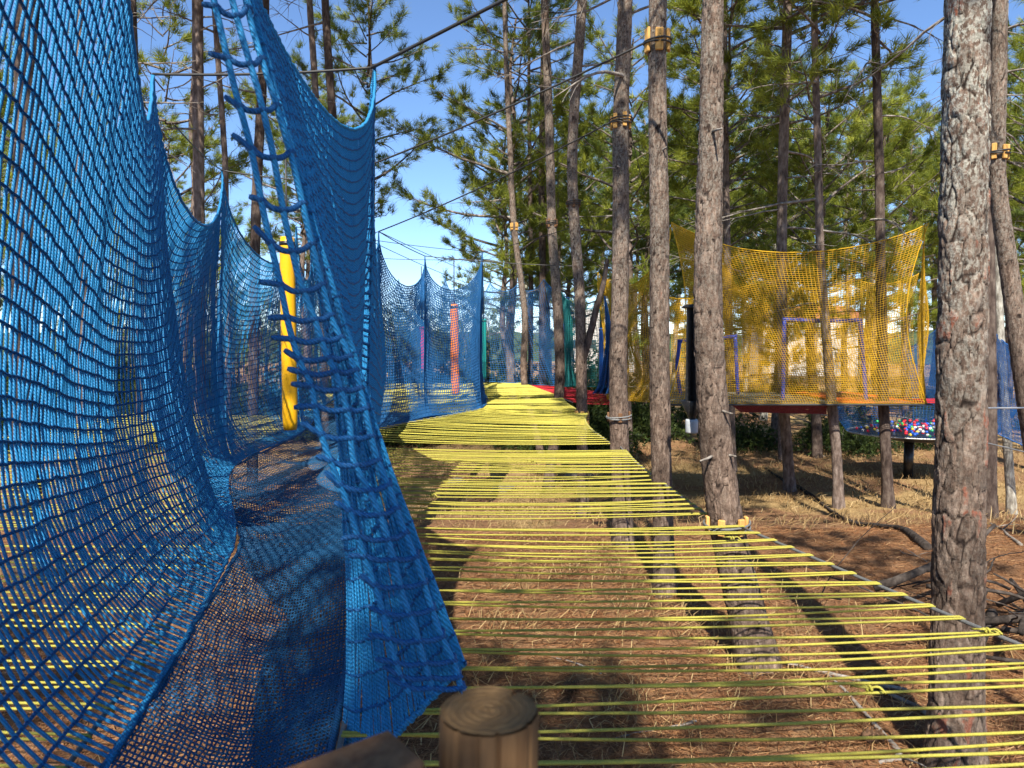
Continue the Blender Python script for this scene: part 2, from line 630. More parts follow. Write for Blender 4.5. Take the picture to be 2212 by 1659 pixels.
# ================================================================== TREES
def bark_surface(path, radii, nth, nz, amp, plate_w, plate_h, seed):
    path, radii = np.asarray(path, float), np.asarray(radii, float)
    c = spline(path, nz)
    rr = np.interp(np.linspace(0, 1, nz), np.linspace(0, 1, len(radii)), radii)
    seg = np.linalg.norm(np.diff(c, axis=0), axis=1)
    L = np.concatenate([[0], np.cumsum(seg)])
    th = np.arange(nth) * 2 * pi / nth
    nx = max(5, int(round(2 * pi * rr.mean() / plate_w)))
    U, Vv = np.meshgrid(th / (2 * pi) * nx, L / plate_h)
    su = .35 * (np.sin(2 * pi * U / nx * 3 + Vv * 1.1 + seed) + np.sin(2 * pi * U / nx * 5 - Vv * 2.3))
    sv = .5 * (vnoise(np.cos(2 * pi * U / nx) * 2 + 9, np.sin(2 * pi * U / nx) * 2 + Vv * .7, seed) - .5)
    A, B = U + su * .95, Vv + sv * 1.5
    iu, iv = np.floor(A), np.floor(B)
    f1, f2, pid = np.full(A.shape, 9.), np.full(A.shape, 9.), np.zeros(A.shape)
    for du in (-1, 0, 1):
        for dv in (-1, 0, 1):
            cu, cv = iu + du, iv + dv
            cm = np.mod(cu, nx)
            jx, jy, q = h2(cm, cv, seed), h2(cm, cv, seed + 1), h2(cm, cv, seed + 2)
            d = np.hypot(cu + .1 + .8 * jx - A, cv + .1 + .8 * jy - B)
            new = d < f1
            f2 = np.where(new, f1, np.minimum(f2, d))
            pid = np.where(new, q, pid)
            f1 = np.where(new, d, f1)
    crack = np.clip((f2 - f1) / .34, 0, 1)
    A2, B2 = A * 2.1 + 3.3, B * 2.6 + 1.7
    iu, iv = np.floor(A2), np.floor(B2)
    g1, g2_ = np.full(A.shape, 9.), np.full(A.shape, 9.)
    for du in (-1, 0, 1):
        for dv in (-1, 0, 1):
            cu, cv = iu + du, iv + dv
            d = np.hypot(cu + .9 * h2(cu, cv, seed + 5) - A2, cv + .9 * h2(cu, cv, seed + 6) - B2)
            new = d < g1
            g2_ = np.where(new, g1, np.minimum(g2_, d))
            g1 = np.where(new, d, g1)
    fine = np.clip((g2_ - g1) / .5, 0, 1)
    broken = vnoise(A * .9 + 40, B * .9, seed + 9)
    crack = np.clip(crack + .55 * (broken > .62), 0, 1) * (.55 + .45 * fine ** .7)
    low = vnoise(np.cos(th)[None, :] * 1.6 + 5, np.sin(th)[None, :] * 1.6 + L[:, None] * 1.3, seed + 7) - .5
    t = np.gradient(c, axis=0)
    t /= np.linalg.norm(t, axis=1, keepdims=True)
    n = np.cross(t, np.array([0, 1., 0]))
    n /= np.linalg.norm(n, axis=1, keepdims=True)
    b = np.cross(t, n)
    r = rr[:, None] * (1 + .10 * low) + amp * (crack ** .6 - .5) + amp * .7 * (pid - .5) * (crack > .3)
    V = c[:, None, :] + r[:, :, None] * (np.cos(th)[None, :, None] * n[:, None, :] + np.sin(th)[None, :, None] * b[:, None, :])
    i = np.arange(nz * nth).reshape(nz, nth)
    a, d = i[:-1], i[1:]
    F = np.stack([a, d, np.roll(d, -1, 1), np.roll(a, -1, 1)], -1).reshape(-1, 4)
    hz = np.broadcast_to((np.clip((c[:, 2] - 1.5) / 2.2, .08, 1))[:, None], crack.shape)
    return V.reshape(-1, 3), F, dict(crack=crack.ravel(), plate=pid.ravel(), hz=hz.ravel())


def limb_path(p0, az, L, up, droop, n=7, r=random):
    p = np.zeros((n, 3))
    p[0] = p0
    a, e = az, up
    st = L / (n - 1)
    for i in range(1, n):
        a += r.uniform(-.22, .22)
        e += droop / (n - 1) + r.uniform(-.12, .12)
        p[i] = p[i - 1] + st * np.array([cos(a) * cos(e), sin(a) * cos(e), sin(e)])
    return p


def needle_tufts(pos, dirs, n=16, ln=.19, wd=.013, spread=1.0, tone=None):
    T = len(pos)
    d = dirs[:, None, :] * .75 + rng.normal(0, .55 * spread, (T, n, 3))
    d /= np.linalg.norm(d, axis=2, keepdims=True) + 1e-9
    l = ln * rng.uniform(.65, 1.15, (T, n, 1))
    side = np.cross(d, rng.normal(0, 1, (T, n, 3)))
    side /= np.linalg.norm(side, axis=2, keepdims=True) + 1e-9
    base = pos[:, None, :] + d * .01 + rng.normal(0, .025, (T, n, 3))
    tip = base + d * l
    tip[:, :, 2] -= l[:, :, 0] * .12
    V = np.stack([base - side * wd * .5, base + side * wd * .5, tip], 2)
    F = np.arange(T * n * 3).reshape(-1, 3)
    if tone is None:
        tone = rng.random(T)
    tn = np.clip(tone[:, None] + rng.normal(0, .12, (T, n)), 0, 1)
    return V.reshape(-1, 3), F, np.repeat(tn.ravel(), 3)


def make_crown(seed, Hc, width, nlimb, ndead, dens=1.0, dead_low=2.0, flat=False):
    """crown about the local z axis, z from -dead_low to Hc: returns (limb mesh, dead mesh, needle mesh)"""
    r = random.Random(seed)
    limbs, radii, pos, dirs, tone = [], [], [], [], []
    for i in range(nlimb):
        f = (i + r.random()) / nlimb
        z = Hc * f ** .9
        prof = (.55 + .45 * min(1, f / .25)) * (1 - .55 * max(0, (f - .3) / .7) ** 2.2)
        if flat:
            prof = (.35 + .65 * f ** .7) * (1 if f < .85 else .75)
        L = width * prof * r.uniform(.55, 1.15)
        az = i * 2.4 + r.uniform(-.6, .6)
        up = r.uniform(-.05, .45) + .35 * f
        p = limb_path((0, 0, z), az, L, up, r.uniform(-.1, .5), 8, r)
        limbs.append(p)
        r0 = .009 + .012 * L
        radii.append(np.linspace(r0, .006, 8))
        lt = r.random()
        nsub = max(4, int(L * 4.2))
        for j in range(nsub):
            g = .30 + .70 * (j + r.random()) / nsub
            q = p[0] + 0
            k = min(6, int(g * 7))
            q = p[k] + (p[k + 1] - p[k]) * (g * 7 - k)
            saz = az + r.choice((-1, 1)) * r.uniform(.3, 1.2)
            SL = r.uniform(.3, .85) * (1.15 - .5 * g) * min(1.0, .45 + L * .3)
            s = limb_path(q, saz, SL, r.uniform(-.1, .6), r.uniform(0, .7), 8, r)
            limbs.append(s)
            radii.append(np.linspace(.009, .003, 8))
            nt = max(3, int(SL * 8 * dens))
            st = min(1, max(0, lt * .5 + r.random() * .5))
            for m in range(nt):
                h = (.35 + .65 * (m + r.random()) / nt) * 7
                kk = min(6, int(h))
                w = s[kk] + (s[kk + 1] - s[kk]) * (h - kk)
                dd = s[kk + 1] - s[kk]
                pos.append(w + np.array([r.gauss(0, .05), r.gauss(0, .05), r.gauss(.02, .04)]))
                dirs.append(dd / (np.linalg.norm(dd) + 1e-9) + np.array([0, 0, .35]))
                tone.append(min(1, max(0, .5 * st + .5 * r.random())))
    V, F = tubes(np.array(limbs), np.array(radii), 4)
    lm = MB().add(V, F).mesh('branches', M['limb'])
    dl, dr = [], []
    for i in range(ndead):
        z = -dead_low + (dead_low + Hc * .45) * (i + r.random()) / ndead
        az = i * 2.4 + r.uniform(-.8, .8)
        L = r.uniform(.6, 2.3)
        p = limb_path((0, 0, z), az, L, r.uniform(-.25, .3), r.uniform(-.7, .1), 8, r)
        dl.append(p)
        dr.append(np.linspace(.010 + .009 * L, .004, 8))
        for j in range(int(L * 4)):
            k = r.randint(2, 6)
            s = limb_path(p[k], az + r.choice((-1, 1)) * r.uniform(.3, 1.3), r.uniform(.2, .7), r.uniform(-.6, .3), r.uniform(-.9, .2), 8, r)
            dl.append(s)
            dr.append(np.linspace(.006, .0025, 8))
    dm = None
    if dl:
        V, F = tubes(np.array(dl), np.array(dr), 4)
        dm = MB().add(V, F).mesh('dead_branches', M['dead'])
    V, F, t = needle_tufts(np.array(pos), np.array(dirs), 26, .27, .0145, .8, np.array(tone))
    nm = MB().add(V, F, tone=t).mesh('crown', M['needles'], smooth=False)
    return lm, dm, nm


CROWNS = [make_crown(1, 7.0, 2.7, 36, 8), make_crown(2, 6.2, 2.4, 30, 9, .95), make_crown(3, 8.0, 2.5, 40, 7),
          make_crown(4, 5.4, 2.9, 30, 10, 1.0, 3.0), make_crown(5, 7.4, 2.2, 34, 11, .9, 3.2), make_crown(6, 4.4, 2.7, 34, 4, 1.2, 1.0, True)]
CROWN_H = [7.0, 6.2, 8.0, 5.4, 7.4, 4.4]
ALT = {}


def needle_variant(k, matname):
    if (k, matname) not in ALT:
        me = CROWNS[k][2].copy()
        me.materials.clear()
        me.materials.append(M[matname])
        ALT[(k, matname)] = me
    return ALT[(k, matname)]


def hang_crown(root, loc, k, s, rz, mat='needles'):
    lm, dm, nm = CROWNS[k]
    for nmn, me in (('branches', lm), ('dead_branches', dm), ('crown', nm if mat == 'needles' else needle_variant(k, mat))):
        if me is None:
            continue
        o = bpy.data.objects.new(nmn, me)
        COL.objects.link(o)
        o.parent = root
        if nmn != 'crown':
            o['kind'] = 'stuff'
        o.location = loc
        o.rotation_euler = (0, 0, rz)
        o.scale = (s, s, s)


def trunk_tree(label, pix, Y, w0, w1, crown_z, k, mat='bark_brown', scale=1.0, res=(40, 260), amp=.006, plate=(.05, .11), base=None, group=None, nmat='needles', topx=None, stubs=0, Ys=None, low=False):
    """pine whose trunk follows the pixels pix (from the ground up) at distance Y; w0, w1 widths in px at bottom and top"""
    pts = [P(px, py, (Ys[i] if Ys else Y)) for i, (px, py) in enumerate(pix)]
    b = pts[0]
    gz = float(ground(b[0], b[1]))
    if b[2] > gz:
        d = (pts[1] - pts[0]) / max(.2, pts[1][2] - pts[0][2])
        b2 = b - d * (b[2] - gz)
        pts = [b2] + pts
    else:
        pts[0] = pts[0].copy()
    root0 = pts[0].copy()
    foot = root0.copy()
    foot[2] = gz - .15
    root = empty('pine_tree', (root0[0], root0[1], gz))
    r0, r1 = .91 * w0 / FPX * Y / 2, .91 * w1 / FPX * Y / 2
    top = pts[-1]
    lean = (pts[-1] - pts[-2]) / max(.3, (pts[-1][2] - pts[-2][2]))
    ctop = crown_z if low else max(crown_z, top[2] + .5)
    hgt = max(ctop + CROWN_H[k] * scale, top[2] + 1.5)
    lean[:2] *= .6
    while pts[-1][2] < hgt - 1.2:
        lean[:2] *= .75
        pts.append(pts[-1] + lean * 1.3)
    pts = np.array(pts)
    L = np.concatenate([[0], np.cumsum(np.linalg.norm(np.diff(pts, axis=0), axis=1))])
    fr = pts[:, 2]
    rad = []
    for z in fr:
        if z < top[2]:
            rad.append(r0 + (r1 - r0) * (z - root0[2]) / (top[2] - root0[2] + 1e-6))
        else:
            rad.append(max(.02, r1 * (1 - .85 * (z - top[2]) / (hgt - top[2] + 1e-6))))
    # uniform resample, so that the spline parameter follows the length; root flare at the foot
    n = 40
    s = np.linspace(0, L[-1], n)
    pr = np.stack([np.interp(s, L, pts[:, i]) for i in range(3)], -1)
    for _ in range(2):
        pr[1:-1] = .25 * pr[:-2] + .5 * pr[1:-1] + .25 * pr[2:]
    rr = np.interp(s, L, rad)
    rr = rr * (1 + .35 * np.exp(-(pr[:, 2] - gz).clip(0) / .16))
    pr[0, 2] = min(pr[0, 2], gz - .12)
    V, F, at = bark_surface(pr, rr, res[0], res[1], amp, plate[0], plate[1], random.randint(1, 999))
    V = V - np.array([root0[0], root0[1], gz])
    MB().add(V, F, **at).build('trunk', M[mat], root)
    i = np.argmin(np.abs(pr[:, 2] - ctop))
    hang_crown(root, (pr[i, 0] - root0[0], pr[i, 1] - root0[1], ctop - gz), k, scale, random.uniform(0, 6.28), nmat)
    for j in range(stubs):
        q = pr[random.randint(5, 17)]
        a = random.uniform(-2.6, -.5)
        rr_ = np.interp(q[2], pr[:, 2], rr)
        st = limb_path(q - np.array([root0[0], root0[1], gz]) + np.array([cos(a), sin(a), 0]) * rr_ * .8, a, random.uniform(.06, .2), random.uniform(-.2, .5), 0, 5)
        Vs, Fs = tubes(st, np.linspace(.012, .006, 5), 6, True)
        MB().add(Vs, Fs).build('branch_stub', M['dead'], root)
    tag(root, label, 'tree', group)
    return root, pr, rr


def at_z(tr, z):
    _, pr, rr = tr
    i = np.argsort(pr[:, 2])
    return np.array([np.interp(z, pr[i, 2], pr[i, c]) for c in range(3)]), float(np.interp(z, pr[i, 2], rr[i]))


# --- the near trunks
T = {}
G = gpt
d5, d4 = G(1645, 1440)[1], G(1437, 1282)[1]
T['big'] = trunk_tree('thick pine trunk with lichen and red bark plates, nearest one at the right', [(2062, 1690), (2068, 1400), (2072, 1100), (2076, 830), (2080, 500), (2086, 200), (2090, 0)], 3.75, 112, 92, 7.5, 0, 'bark_big', res=(170, 1100), amp=.013, plate=(.030, .12))
T['five'] = trunk_tree('grey leaning pine trunk holding the near end of the yellow cord deck', [(1645, 1440), (1606, 1300), (1568, 1150), (1552, 1040), (1541, 900), (1528, 740), (1527, 600), (1533, 420), (1536, 200), (1541, 0)], d5, 88, 46, 7.0, 1, 'bark_mid', res=(100, 800), amp=.008, plate=(.030, .085), stubs=5)
T['four'] = trunk_tree('straight brown pine trunk with a wooden collar at its very top', [(1437, 1282), (1430, 1050), (1423, 800), (1426, 560), (1425, 400), (1418, 180), (1421, 0)], d4, 50, 40, 7.5, 2, 'bark_brown', res=(64, 640), amp=.006, plate=(.028, .075), stubs=2)
d3 = 9.1
T['three'] = trunk_tree('pine trunk left of the yellow net with a collar of upright blocks', [(1346, 1165), (1338, 960), (1334, 800), (1341, 600), (1342, 430), (1338, 290), (1345, 150), (1351, 0)], d3, 46, 33, 8.5, 3, 'bark_brown', res=(56, 520), amp=.006, plate=(.030, .08), stubs=2)
d2 = 13.5
T['two'] = trunk_tree('slender forked pine trunk rising beside the red cord deck', [(1258, 1000), (1256, 830), (1254, 640), (1240, 480), (1234, 350), (1243, 190), (1255, 60), (1258, 0)], d2, 27, 22, 8.0, 4, 'bark_brown', res=(36, 320), amp=.006, plate=(.05, .08))
d1 = 17.0
T['one'] = trunk_tree('brown pine trunk at the far right corner of the yellow deck', [(1196, 960), (1212, 830), (1204, 650), (1192, 500), (1188, 330), (1184, 200), (1178, 60), (1176, 0)], d1, 26, 17, 9.5, 0, 'bark_brown', res=(32, 260), amp=.006, plate=(.05, .08))
d0 = 22.0
T['zero'] = trunk_tree('thin crooked pine trunk bowing at the far end of the yellow deck', [(1140, 870), (1127, 822), (1131, 760), (1138, 700), (1125, 600), (1110, 500), (1102, 330), (1094, 160), (1090, 20)], d0, 17, 10, 6.0, 1, 'bark_brown', res=(28, 220), amp=.006, plate=(.06, .1), scale=1.25)
T['r2'] = trunk_tree('pine trunk curving out of the right edge, collar of blocks on it', [(2250, 1060), (2215, 850), (2196, 700), (2172, 520), (2152, 420), (2149, 330), (2160, 180), (2158, 0)], 8.2, 46, 31, 8.0, 2, 'bark_brown', res=(48, 420), amp=.006, plate=(.036, .06))
T['r3'] = trunk_tree('dark brown pine trunk standing just behind the thick lichen trunk', [(2138, 1128), (2139, 900), (2136, 600), (2132, 400), (2130, 0)], 12.0, 30, 22, 8.5, 4, 'bark_dark', res=(28, 220), amp=.005)
T['r4'] = trunk_tree('pale lichen covered thin pine at the far right behind steel cable', [(2186, 1105), (2172, 900), (2158, 700), (2155, 450), (2163, 200), (2170, 0)], 13.5, 20, 16, 8.0, 3, 'bark_lichen', res=(24, 200), amp=.005)

# --- trees around and behind the yellow enclosure
behind = [
    ('pine behind the yellow net, third trunk from its right corner', [(1706, 1060), (1700, 960), (1692, 880), (1688, 600), (1690, 400), (1696, 200), (1702, 0)], 25, 21, 5.5, 1, 'bark_far'),
    ('slim pine behind the yellow net, second trunk from its right corner', [(1812, 1098), (1808, 980), (1797, 880), (1772, 560), (1768, 380), (1762, 160), (1758, 0)], 24, 14, 5.0, 4, 'bark_far'),
    ('dark pine behind the yellow net, nearest to its right corner', [(1921, 1140), (1914, 980), (1908, 880), (1902, 560), (1899, 330), (1893, 150), (1889, 0)], 26, 17, 6.5, 3, 'bark_dark'),
    ('pine trunk seen just right of the grey leaning trunk', [(1581, 1020), (1578, 900), (1572, 600), (1568, 380), (1566, 160)], 22, 12, 4.5, 0, 'bark_far'),
]
for lab, pix, w0, w1, cz, k, mt in behind:
    d = G(*pix[0])[1]
    trunk_tree(lab, pix, max(d, 14.6), w0, w1, cz + 1.6, k, mt, res=(24, 200), amp=.006, plate=(.06, .1), scale=1.15, low=True)

# --- trees behind the blue nets at the left
left = [
    ('straight pine rising behind the left blue net between its two peaks', [(432, 820), (430, 480), (428, 250), (427, 0)], 15, 27, 24, 6.2, 3, 'bark_far'),
    ('thin pale pine right behind the second peak of the left net', [(492, 800), (487, 345), (473, 160), (462, 0)], 18, 15, 12, 6.5, 4, 'bark_far'),
    ('dark pine with black collar behind the hanging yellow pole', [(548, 800), (552, 480), (558, 330), (566, 200), (572, 60)], 16, 26, 20, 7.5, 1, 'bark_dark'),
    ('pine with large crown seen above the tall blue peak', [(742, 800), (735, 500), (715, 200), (707, 100), (702, 0)], 19, 24, 17, 6.2, 2, 'bark_dark'),
    ('grey pine trunk left of the large crown above the blue net', [(700, 800), (688, 300), (676, 110), (668, 0)], 21, 18, 14, 6.3, 0, 'bark_far'),
    ('dark pine trunk at the top edge of the near blue net', [(305, 900), (296, 400), (289, 120), (285, 0)], 13, 22, 18, 6.8, 4, 'bark_dark'),
    ('pine trunk showing dark through the near left blue net', [(60, 1250), (55, 800), (58, 400), (62, 0)], 7.0, 62, 52, 6.5, 3, 'bark_dark'),
    ('pine trunk showing through the blue net at the left edge', [(182, 1000), (176, 600), (172, 200), (170, 0)], 12.0, 30, 26, 6.0, 0, 'bark_far'),
    ('dark double pine trunk behind the far blue net', [(1172, 840), (1172, 600), (1170, 400), (1172, 200), (1176, 60)], 26, 19, 13, 8.0, 0, 'bark_dark'),
    ('pine trunk right of the crooked trunk behind the far blue net', [(1146, 838), (1147, 600), (1145, 400), (1143, 250)], 27, 13, 9, 6.5, 3, 'bark_dark'),
]
for lab, pix, Y, w0, w1, cz, k, mt in left:
    trunk_tree(lab, pix, Y, w0, w1, cz, k, mt, res=(24, 180), amp=.006, plate=(.06, .1), scale=1.1)

# --- the wood behind: pines sharing a few trunks
FARTRUNK = []
for s in range(4):
    rr_ = random.Random(50 + s)
    x = y = 0
    pts = []
    for i in range(9):
        pts.append((x, y, i * 1.6))
        x += rr_.uniform(-.12, .12)
        y += rr_.uniform(-.12, .12)
    V, F, at = bark_surface(pts, np.linspace(.13, .02, 9), 14, 90, .006, .07, .12, s + 3)
    FARTRUNK.append((MB().add(V, F, **at).mesh('trunk', M[('bark_far', 'bark_dark', 'bark_far', 'bark_lichen')[s]]), pts))


def far_pine(x, y, k, tr, s, cz, label, group, nmat='needles', rz=None):
    gz = float(ground(x, y))
    root = empty('pine_tree', (x, y, gz - .1))
    t = bpy.data.objects.new('trunk', FARTRUNK[tr][0])
    COL.objects.link(t)
    t.parent = root
    H = (cz + CROWN_H[k] * s)
    t.scale = (s, s, H / 12.8)
    rz = random.uniform(0, 6.28) if rz is None else rz
    t.rotation_euler = (0, 0, rz)
    hang_crown(root, (0, 0, cz), k, s, rz, nmat)
    tag(root, label, 'tree', group)
    return root


def far_label(x, y):
    px = 1106 + 1550 * x / y
    dist = 'distant' if y > 34 else 'nearer'
    for lim, w_ in ((640, 'beyond the left blue wall'), (1030, 'beyond the blue chamber'), (1345, 'behind the far pale blue and teal nets'), (1530, 'between the brown and grey trunks'), (2010, 'behind the yellow net court'), (9999, 'at the right beyond the thick lichen trunk')):
        if px < lim:
            return '%s background pine with slender trunk %s' % (dist, w_), 'background pines ' + w_


fr_ = random.Random(5)
spots = []
for i in range(900):
    Y = 19 + 46 * fr_.random() ** 1.2
    px = fr_.uniform(-250, 2450)
    x = (px - 1106) / 1550 * Y
    dens = 1.0
    if px < 380:
        dens = .30
    elif px < 620:
        dens = .12
    elif px < 780:
        dens = .14
    elif px < 1075:
        dens = 0
    elif px < 1340:
        dens = .75
    if 1310 < px < 1340 or 1470 < px < 1520:
        dens *= .5
    if fr_.random() > dens:
        continue
    if any((x - a) ** 2 + (Y - b) ** 2 < (1.9 + .02 * Y) ** 2 for a, b in spots):
        continue
    if Y < 25 and x > .3 and x < 11 and Y < 20.5:
        continue
    spots.append((x, Y))
    if len(spots) > 70:
        break
for i, (x, y) in enumerate(spots):
    k = fr_.choice((0, 1, 2, 3, 4))
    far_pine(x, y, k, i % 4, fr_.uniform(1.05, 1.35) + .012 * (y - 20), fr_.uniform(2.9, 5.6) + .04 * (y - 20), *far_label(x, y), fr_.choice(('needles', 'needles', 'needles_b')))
# pines that can be told apart
sp = [(470, 30, 5, 1.1, 3.0, 'needles_y', 'rounded low pine crown seen between the first two left net peaks'),
      (1690, 22, 5, .62, 2.9, 'needles_y', 'small bright green pine crown above the back of the yellow net'),
      (1085, 29, 3, 1.3, 4.6, 'needles', 'pine crown left of the crooked trunk, edging the open sky'),
      (800, 27, 0, 1.35, 7.3, 'needles', 'wide pine crown just right of the cut blue net edge'),
      (655, 31, 3, 1.3, 7.0, 'needles', 'pine crown behind the hanging yellow pole'),
      (1110, 26, 0, 1.5, 4.6, 'needles', 'broad pine crown filling the top behind the crooked trunk')]
for px, Y, k, s, cz, nm_, lab in sp:
    far_pine((px - 1106) / 1550 * Y, Y, k, 0, s, cz, lab, None, nm_)
lr = random.Random(21)
for i in range(26):
    px, Y = 180 + i * 36 + lr.uniform(-14, 14), lr.uniform(38, 62)
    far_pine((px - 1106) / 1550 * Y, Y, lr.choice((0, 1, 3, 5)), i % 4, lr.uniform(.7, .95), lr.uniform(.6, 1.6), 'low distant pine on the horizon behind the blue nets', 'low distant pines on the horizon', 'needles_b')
# pines behind the camera that shade the foreground
for i, (x, y, k, s, cz) in enumerate([(-1.0, -3.3, 1, .72, 4.4), (4.6, -4.6, 3, .8, 5.8), (-1.6, -8.5, 4, 1.1, 6.0), (6.4, -2.0, 4, .9, 6.5), (-5.5, -6.0, 0, 1.0, 5.5), (1.8, -9.5, 2, 1.0, 6.0), (2.9, -.2, 1, .5, 7.2), (-.32, -2.6, 5, .5, 4.5), (-4.6, 1.2, 1, .7, 6.4)]):
    far_pine(x, y, k, i % 4, s, cz, 'pine standing behind the viewpoint, shading the foreground', 'pines behind the viewpoint')


# --- shrubs
def make_shrub(seed, n, rx, rz):
    r = np.random.default_rng(seed)
    d = r.normal(0, 1, (n, 3))
    d /= np.linalg.norm(d, axis=1, keepdims=True)
    d[:, 2] = np.abs(d[:, 2])
    lump = 1 + .35 * np.sin(d[:, 0] * 5 + seed) * np.sin(d[:, 1] * 4 + 1) + .2 * np.sin(d[:, 2] * 9)
    rad = r.random(n) ** .4 * lump
    p = d * rad[:, None] * [rx, rx, rz]
    p[:, 2] += .1
    V, F, t = needle_tufts(p, d * .7 + [0, 0, .3], 9, .2, .05, 1.0, np.clip(r.normal(.45, .3, n), 0, 1))
    return MB().add(V, F, tone=t).mesh('foliage', M['shrub'], smooth=False)


SHRUBS = [make_shrub(1, 900, 1.6, 1.5), make_shrub(2, 700, 1.2, 2.0), make_shrub(3, 800, 2.0, 1.2)]
stem_me = MB().add(*tubes(np.array([limb_path((0, 0, -.1), a, 1.1, 1.1, .2, 6, random.Random(int(a * 10))) for a in (0, 1.2, 2.5, 3.7, 5)]), .02, 5)).mesh('stems', M['limb'])
sr = random.Random(9)
cnt = 0
for i in range(400):
    Y = 23 + 34 * sr.random()
    px = sr.uniform(-200, 2400)
    if 600 < px < 1330 and sr.random() < .75:
        Y = 24 + 8 * sr.random()
    if px > 1330 and sr.random() < .55:
        continue
    if 300 < px < 900 and sr.random() < .3:
        continue
    x = (px - 1106) / 1550 * Y
    root = empty('shrub', (x, Y, float(ground(x, Y))))
    for nm_, me in (('foliage', SHRUBS[i % 3]), ('stems', stem_me)):
        o = bpy.data.objects.new(nm_, me)
        COL.objects.link(o)
        o.parent = root
        s = sr.uniform(.8, 1.35) if px < 1330 else sr.uniform(.4, .8)
        o.scale = (s, s, s)
        o.rotation_euler = (0, 0, sr.uniform(0, 6.28))
    wh = 'beyond the left blue wall' if px < 640 else 'behind the blue chamber and far nets' if px < 1345 else 'under the pines behind the yellow court'
    tag(root, 'dark green shrub growing ' + wh, 'shrub', 'shrubs ' + wh)
    cnt += 1
    if cnt > 105:
        break

# ================================================================== NETS
def catmull_at(arr, s):
    p = np.asarray(arr, float)
    q = np.vstack([2 * p[0] - p[1], p, 2 * p[-1] - p[-2]])
    s = np.asarray(s, float)
    i = np.clip(s.astype(int), 0, len(p) - 2)
    f = (s - i)[:, None]
    a, b, c, d = q[i], q[i + 1], q[i + 2], q[i + 3]
    return .5 * (2 * b + (c - a) * f + (2 * a - 5 * b + 4 * c - d) * f ** 2 + (3 * b - a - 3 * c + d) * f ** 3)


def sheet(st, ncol, nrow, sag, bulge, belly, out, cluster=.55, wob=.02, seed=0, bcurve=None):
    """hung net surface: st = list of (base xyz, peak xyz); ncol[i] columns in span i; returns grid[row, col, 3], spans"""
    base, top = np.array([a for a, b in st], float), np.array([b for a, b in st], float)
    S, TT, SP = [], [], []
    for i in range(len(st) - 1):
        tu = np.arange(ncol[i]) / ncol[i]
        t = tu - cluster * np.sin(2 * pi * tu) / (2 * pi)
        if bcurve is not None and i == 0:
            t = tu ** 1.75
        S.append(i + t)
        TT.append(t)
        SP.append(np.full(len(t), i))
    S = np.concatenate(S + [[len(st) - 1 - 1e-6]])
    TT = np.concatenate(TT + [[1.0]])
    SP = np.concatenate(SP + [[len(st) - 2]])
    bp = catmull_at(base, S)
    if bcurve is not None:
        bu, bx = np.array([q[0] for q in bcurve]), np.array([q[1] for q in bcurve], float)
        b2_ = np.stack([np.interp(S, bu, bx[:, c_]) for c_ in range(3)], -1)
        for _ in range(30):
            b2_[1:-1] = .25 * b2_[:-2] + .5 * b2_[1:-1] + .25 * b2_[2:]
        foot = b2_ - bp
    i = SP
    tp = top[i] * (1 - TT)[:, None] + top[i + 1] * TT[:, None]
    par = 4 * TT * (1 - TT)
    sg = np.asarray(sag)[SP]
    v = np.linspace(0, 1, nrow + 1)[:, None]
    ex = 1.0 - .52 * v ** 1.5
    c = par[None, :] ** ex
    G_ = bp[None] * (1 - v[:, :, None]) + tp[None] * v[:, :, None]
    G_[:, :, 2] -= sg[None, :] * c * v ** 1.25
    if bcurve is not None:
        G_ += foot[None] * ((1 - v) ** 3.5)[:, :, None]
    d = np.gradient(tp[:, :2] * .5 + bp[:, :2] * .5, axis=0)
    d /= np.linalg.norm(d, axis=1, keepdims=True) + 1e-9
    nrm = np.stack([-d[:, 1], d[:, 0]], -1) * out
    # smooth the normals
    for _ in range(12):
        nrm[1:-1] = (nrm[:-2] + nrm[1:-1] + nrm[2:]) / 3
    bl, be = np.asarray(bulge)[SP], np.asarray(belly)[SP]
    off = bl[None, :] * (np.sin(pi * TT) ** .8)[None, :] * np.sin(pi * np.clip(v, 0, 1) ** .75) ** .7
    off = off + be[None, :] * np.sin(pi * v ** .6) * (.65 + .35 * np.sin(pi * TT))[None, :]
    x = np.arange(len(S))[None, :]
    y = np.arange(nrow + 1)[:, None]
    off = off + wob * (vnoise(x * .11 + 0 * y, y * .05 + 0 * x, seed) - .5) * 2 * np.sin(pi * v)
    off = off + wob * .35 * (vnoise(x * .5 + 0 * y, y * .12 + 0 * x, seed + 4) - .5) * 2 * np.sin(pi * v)
    G_[:, :, :2] += off[:, :, None] * nrm[None]
    G_[:, :, 2] -= (be[None, :] * .35) * np.sin(pi * v) ** 2
    return G_


def net_from_grid(G_, r, k=4, rows=True, cols=True, jitter=.0, kscale=1.0, row_sag=0.0):
    """net strands of a grid of knots. rows get a small droop between columns"""
    mb = MB()
    g = G_ + rng.normal(0, jitter, G_.shape) if jitter else G_
    if cols:
        V, F = tubes(np.swapaxes(g, 0, 1), r[:, None] if np.ndim(r) else r, k)
        mb.add(V, F)
    if rows:
        V, F = tubes(g, (r[None, :] if np.ndim(r) else r) * kscale, k)
        mb.add(V, F)
    return mb


def knots(mb, pts, r):
    o = np.array([[1, 0, 0], [-1, 0, 0], [0, 1, 0], [0, -1, 0], [0, 0, 1], [0, 0, -1]], float) * (1 if np.ndim(r) else r)
    f = np.array([[0, 2, 4], [2, 1, 4], [1, 3, 4], [3, 0, 4], [2, 0, 5], [1, 2, 5], [3, 1, 5], [0, 3, 5]])
    n = len(pts)
    V = (pts[:, None, :] + o[None] * (r[:, None, None] if np.ndim(r) else 1)).reshape(-1, 3)
    F = (np.arange(n)[:, None, None] * 6 + f[None]).reshape(-1, 3)
    mb.add(V, F)


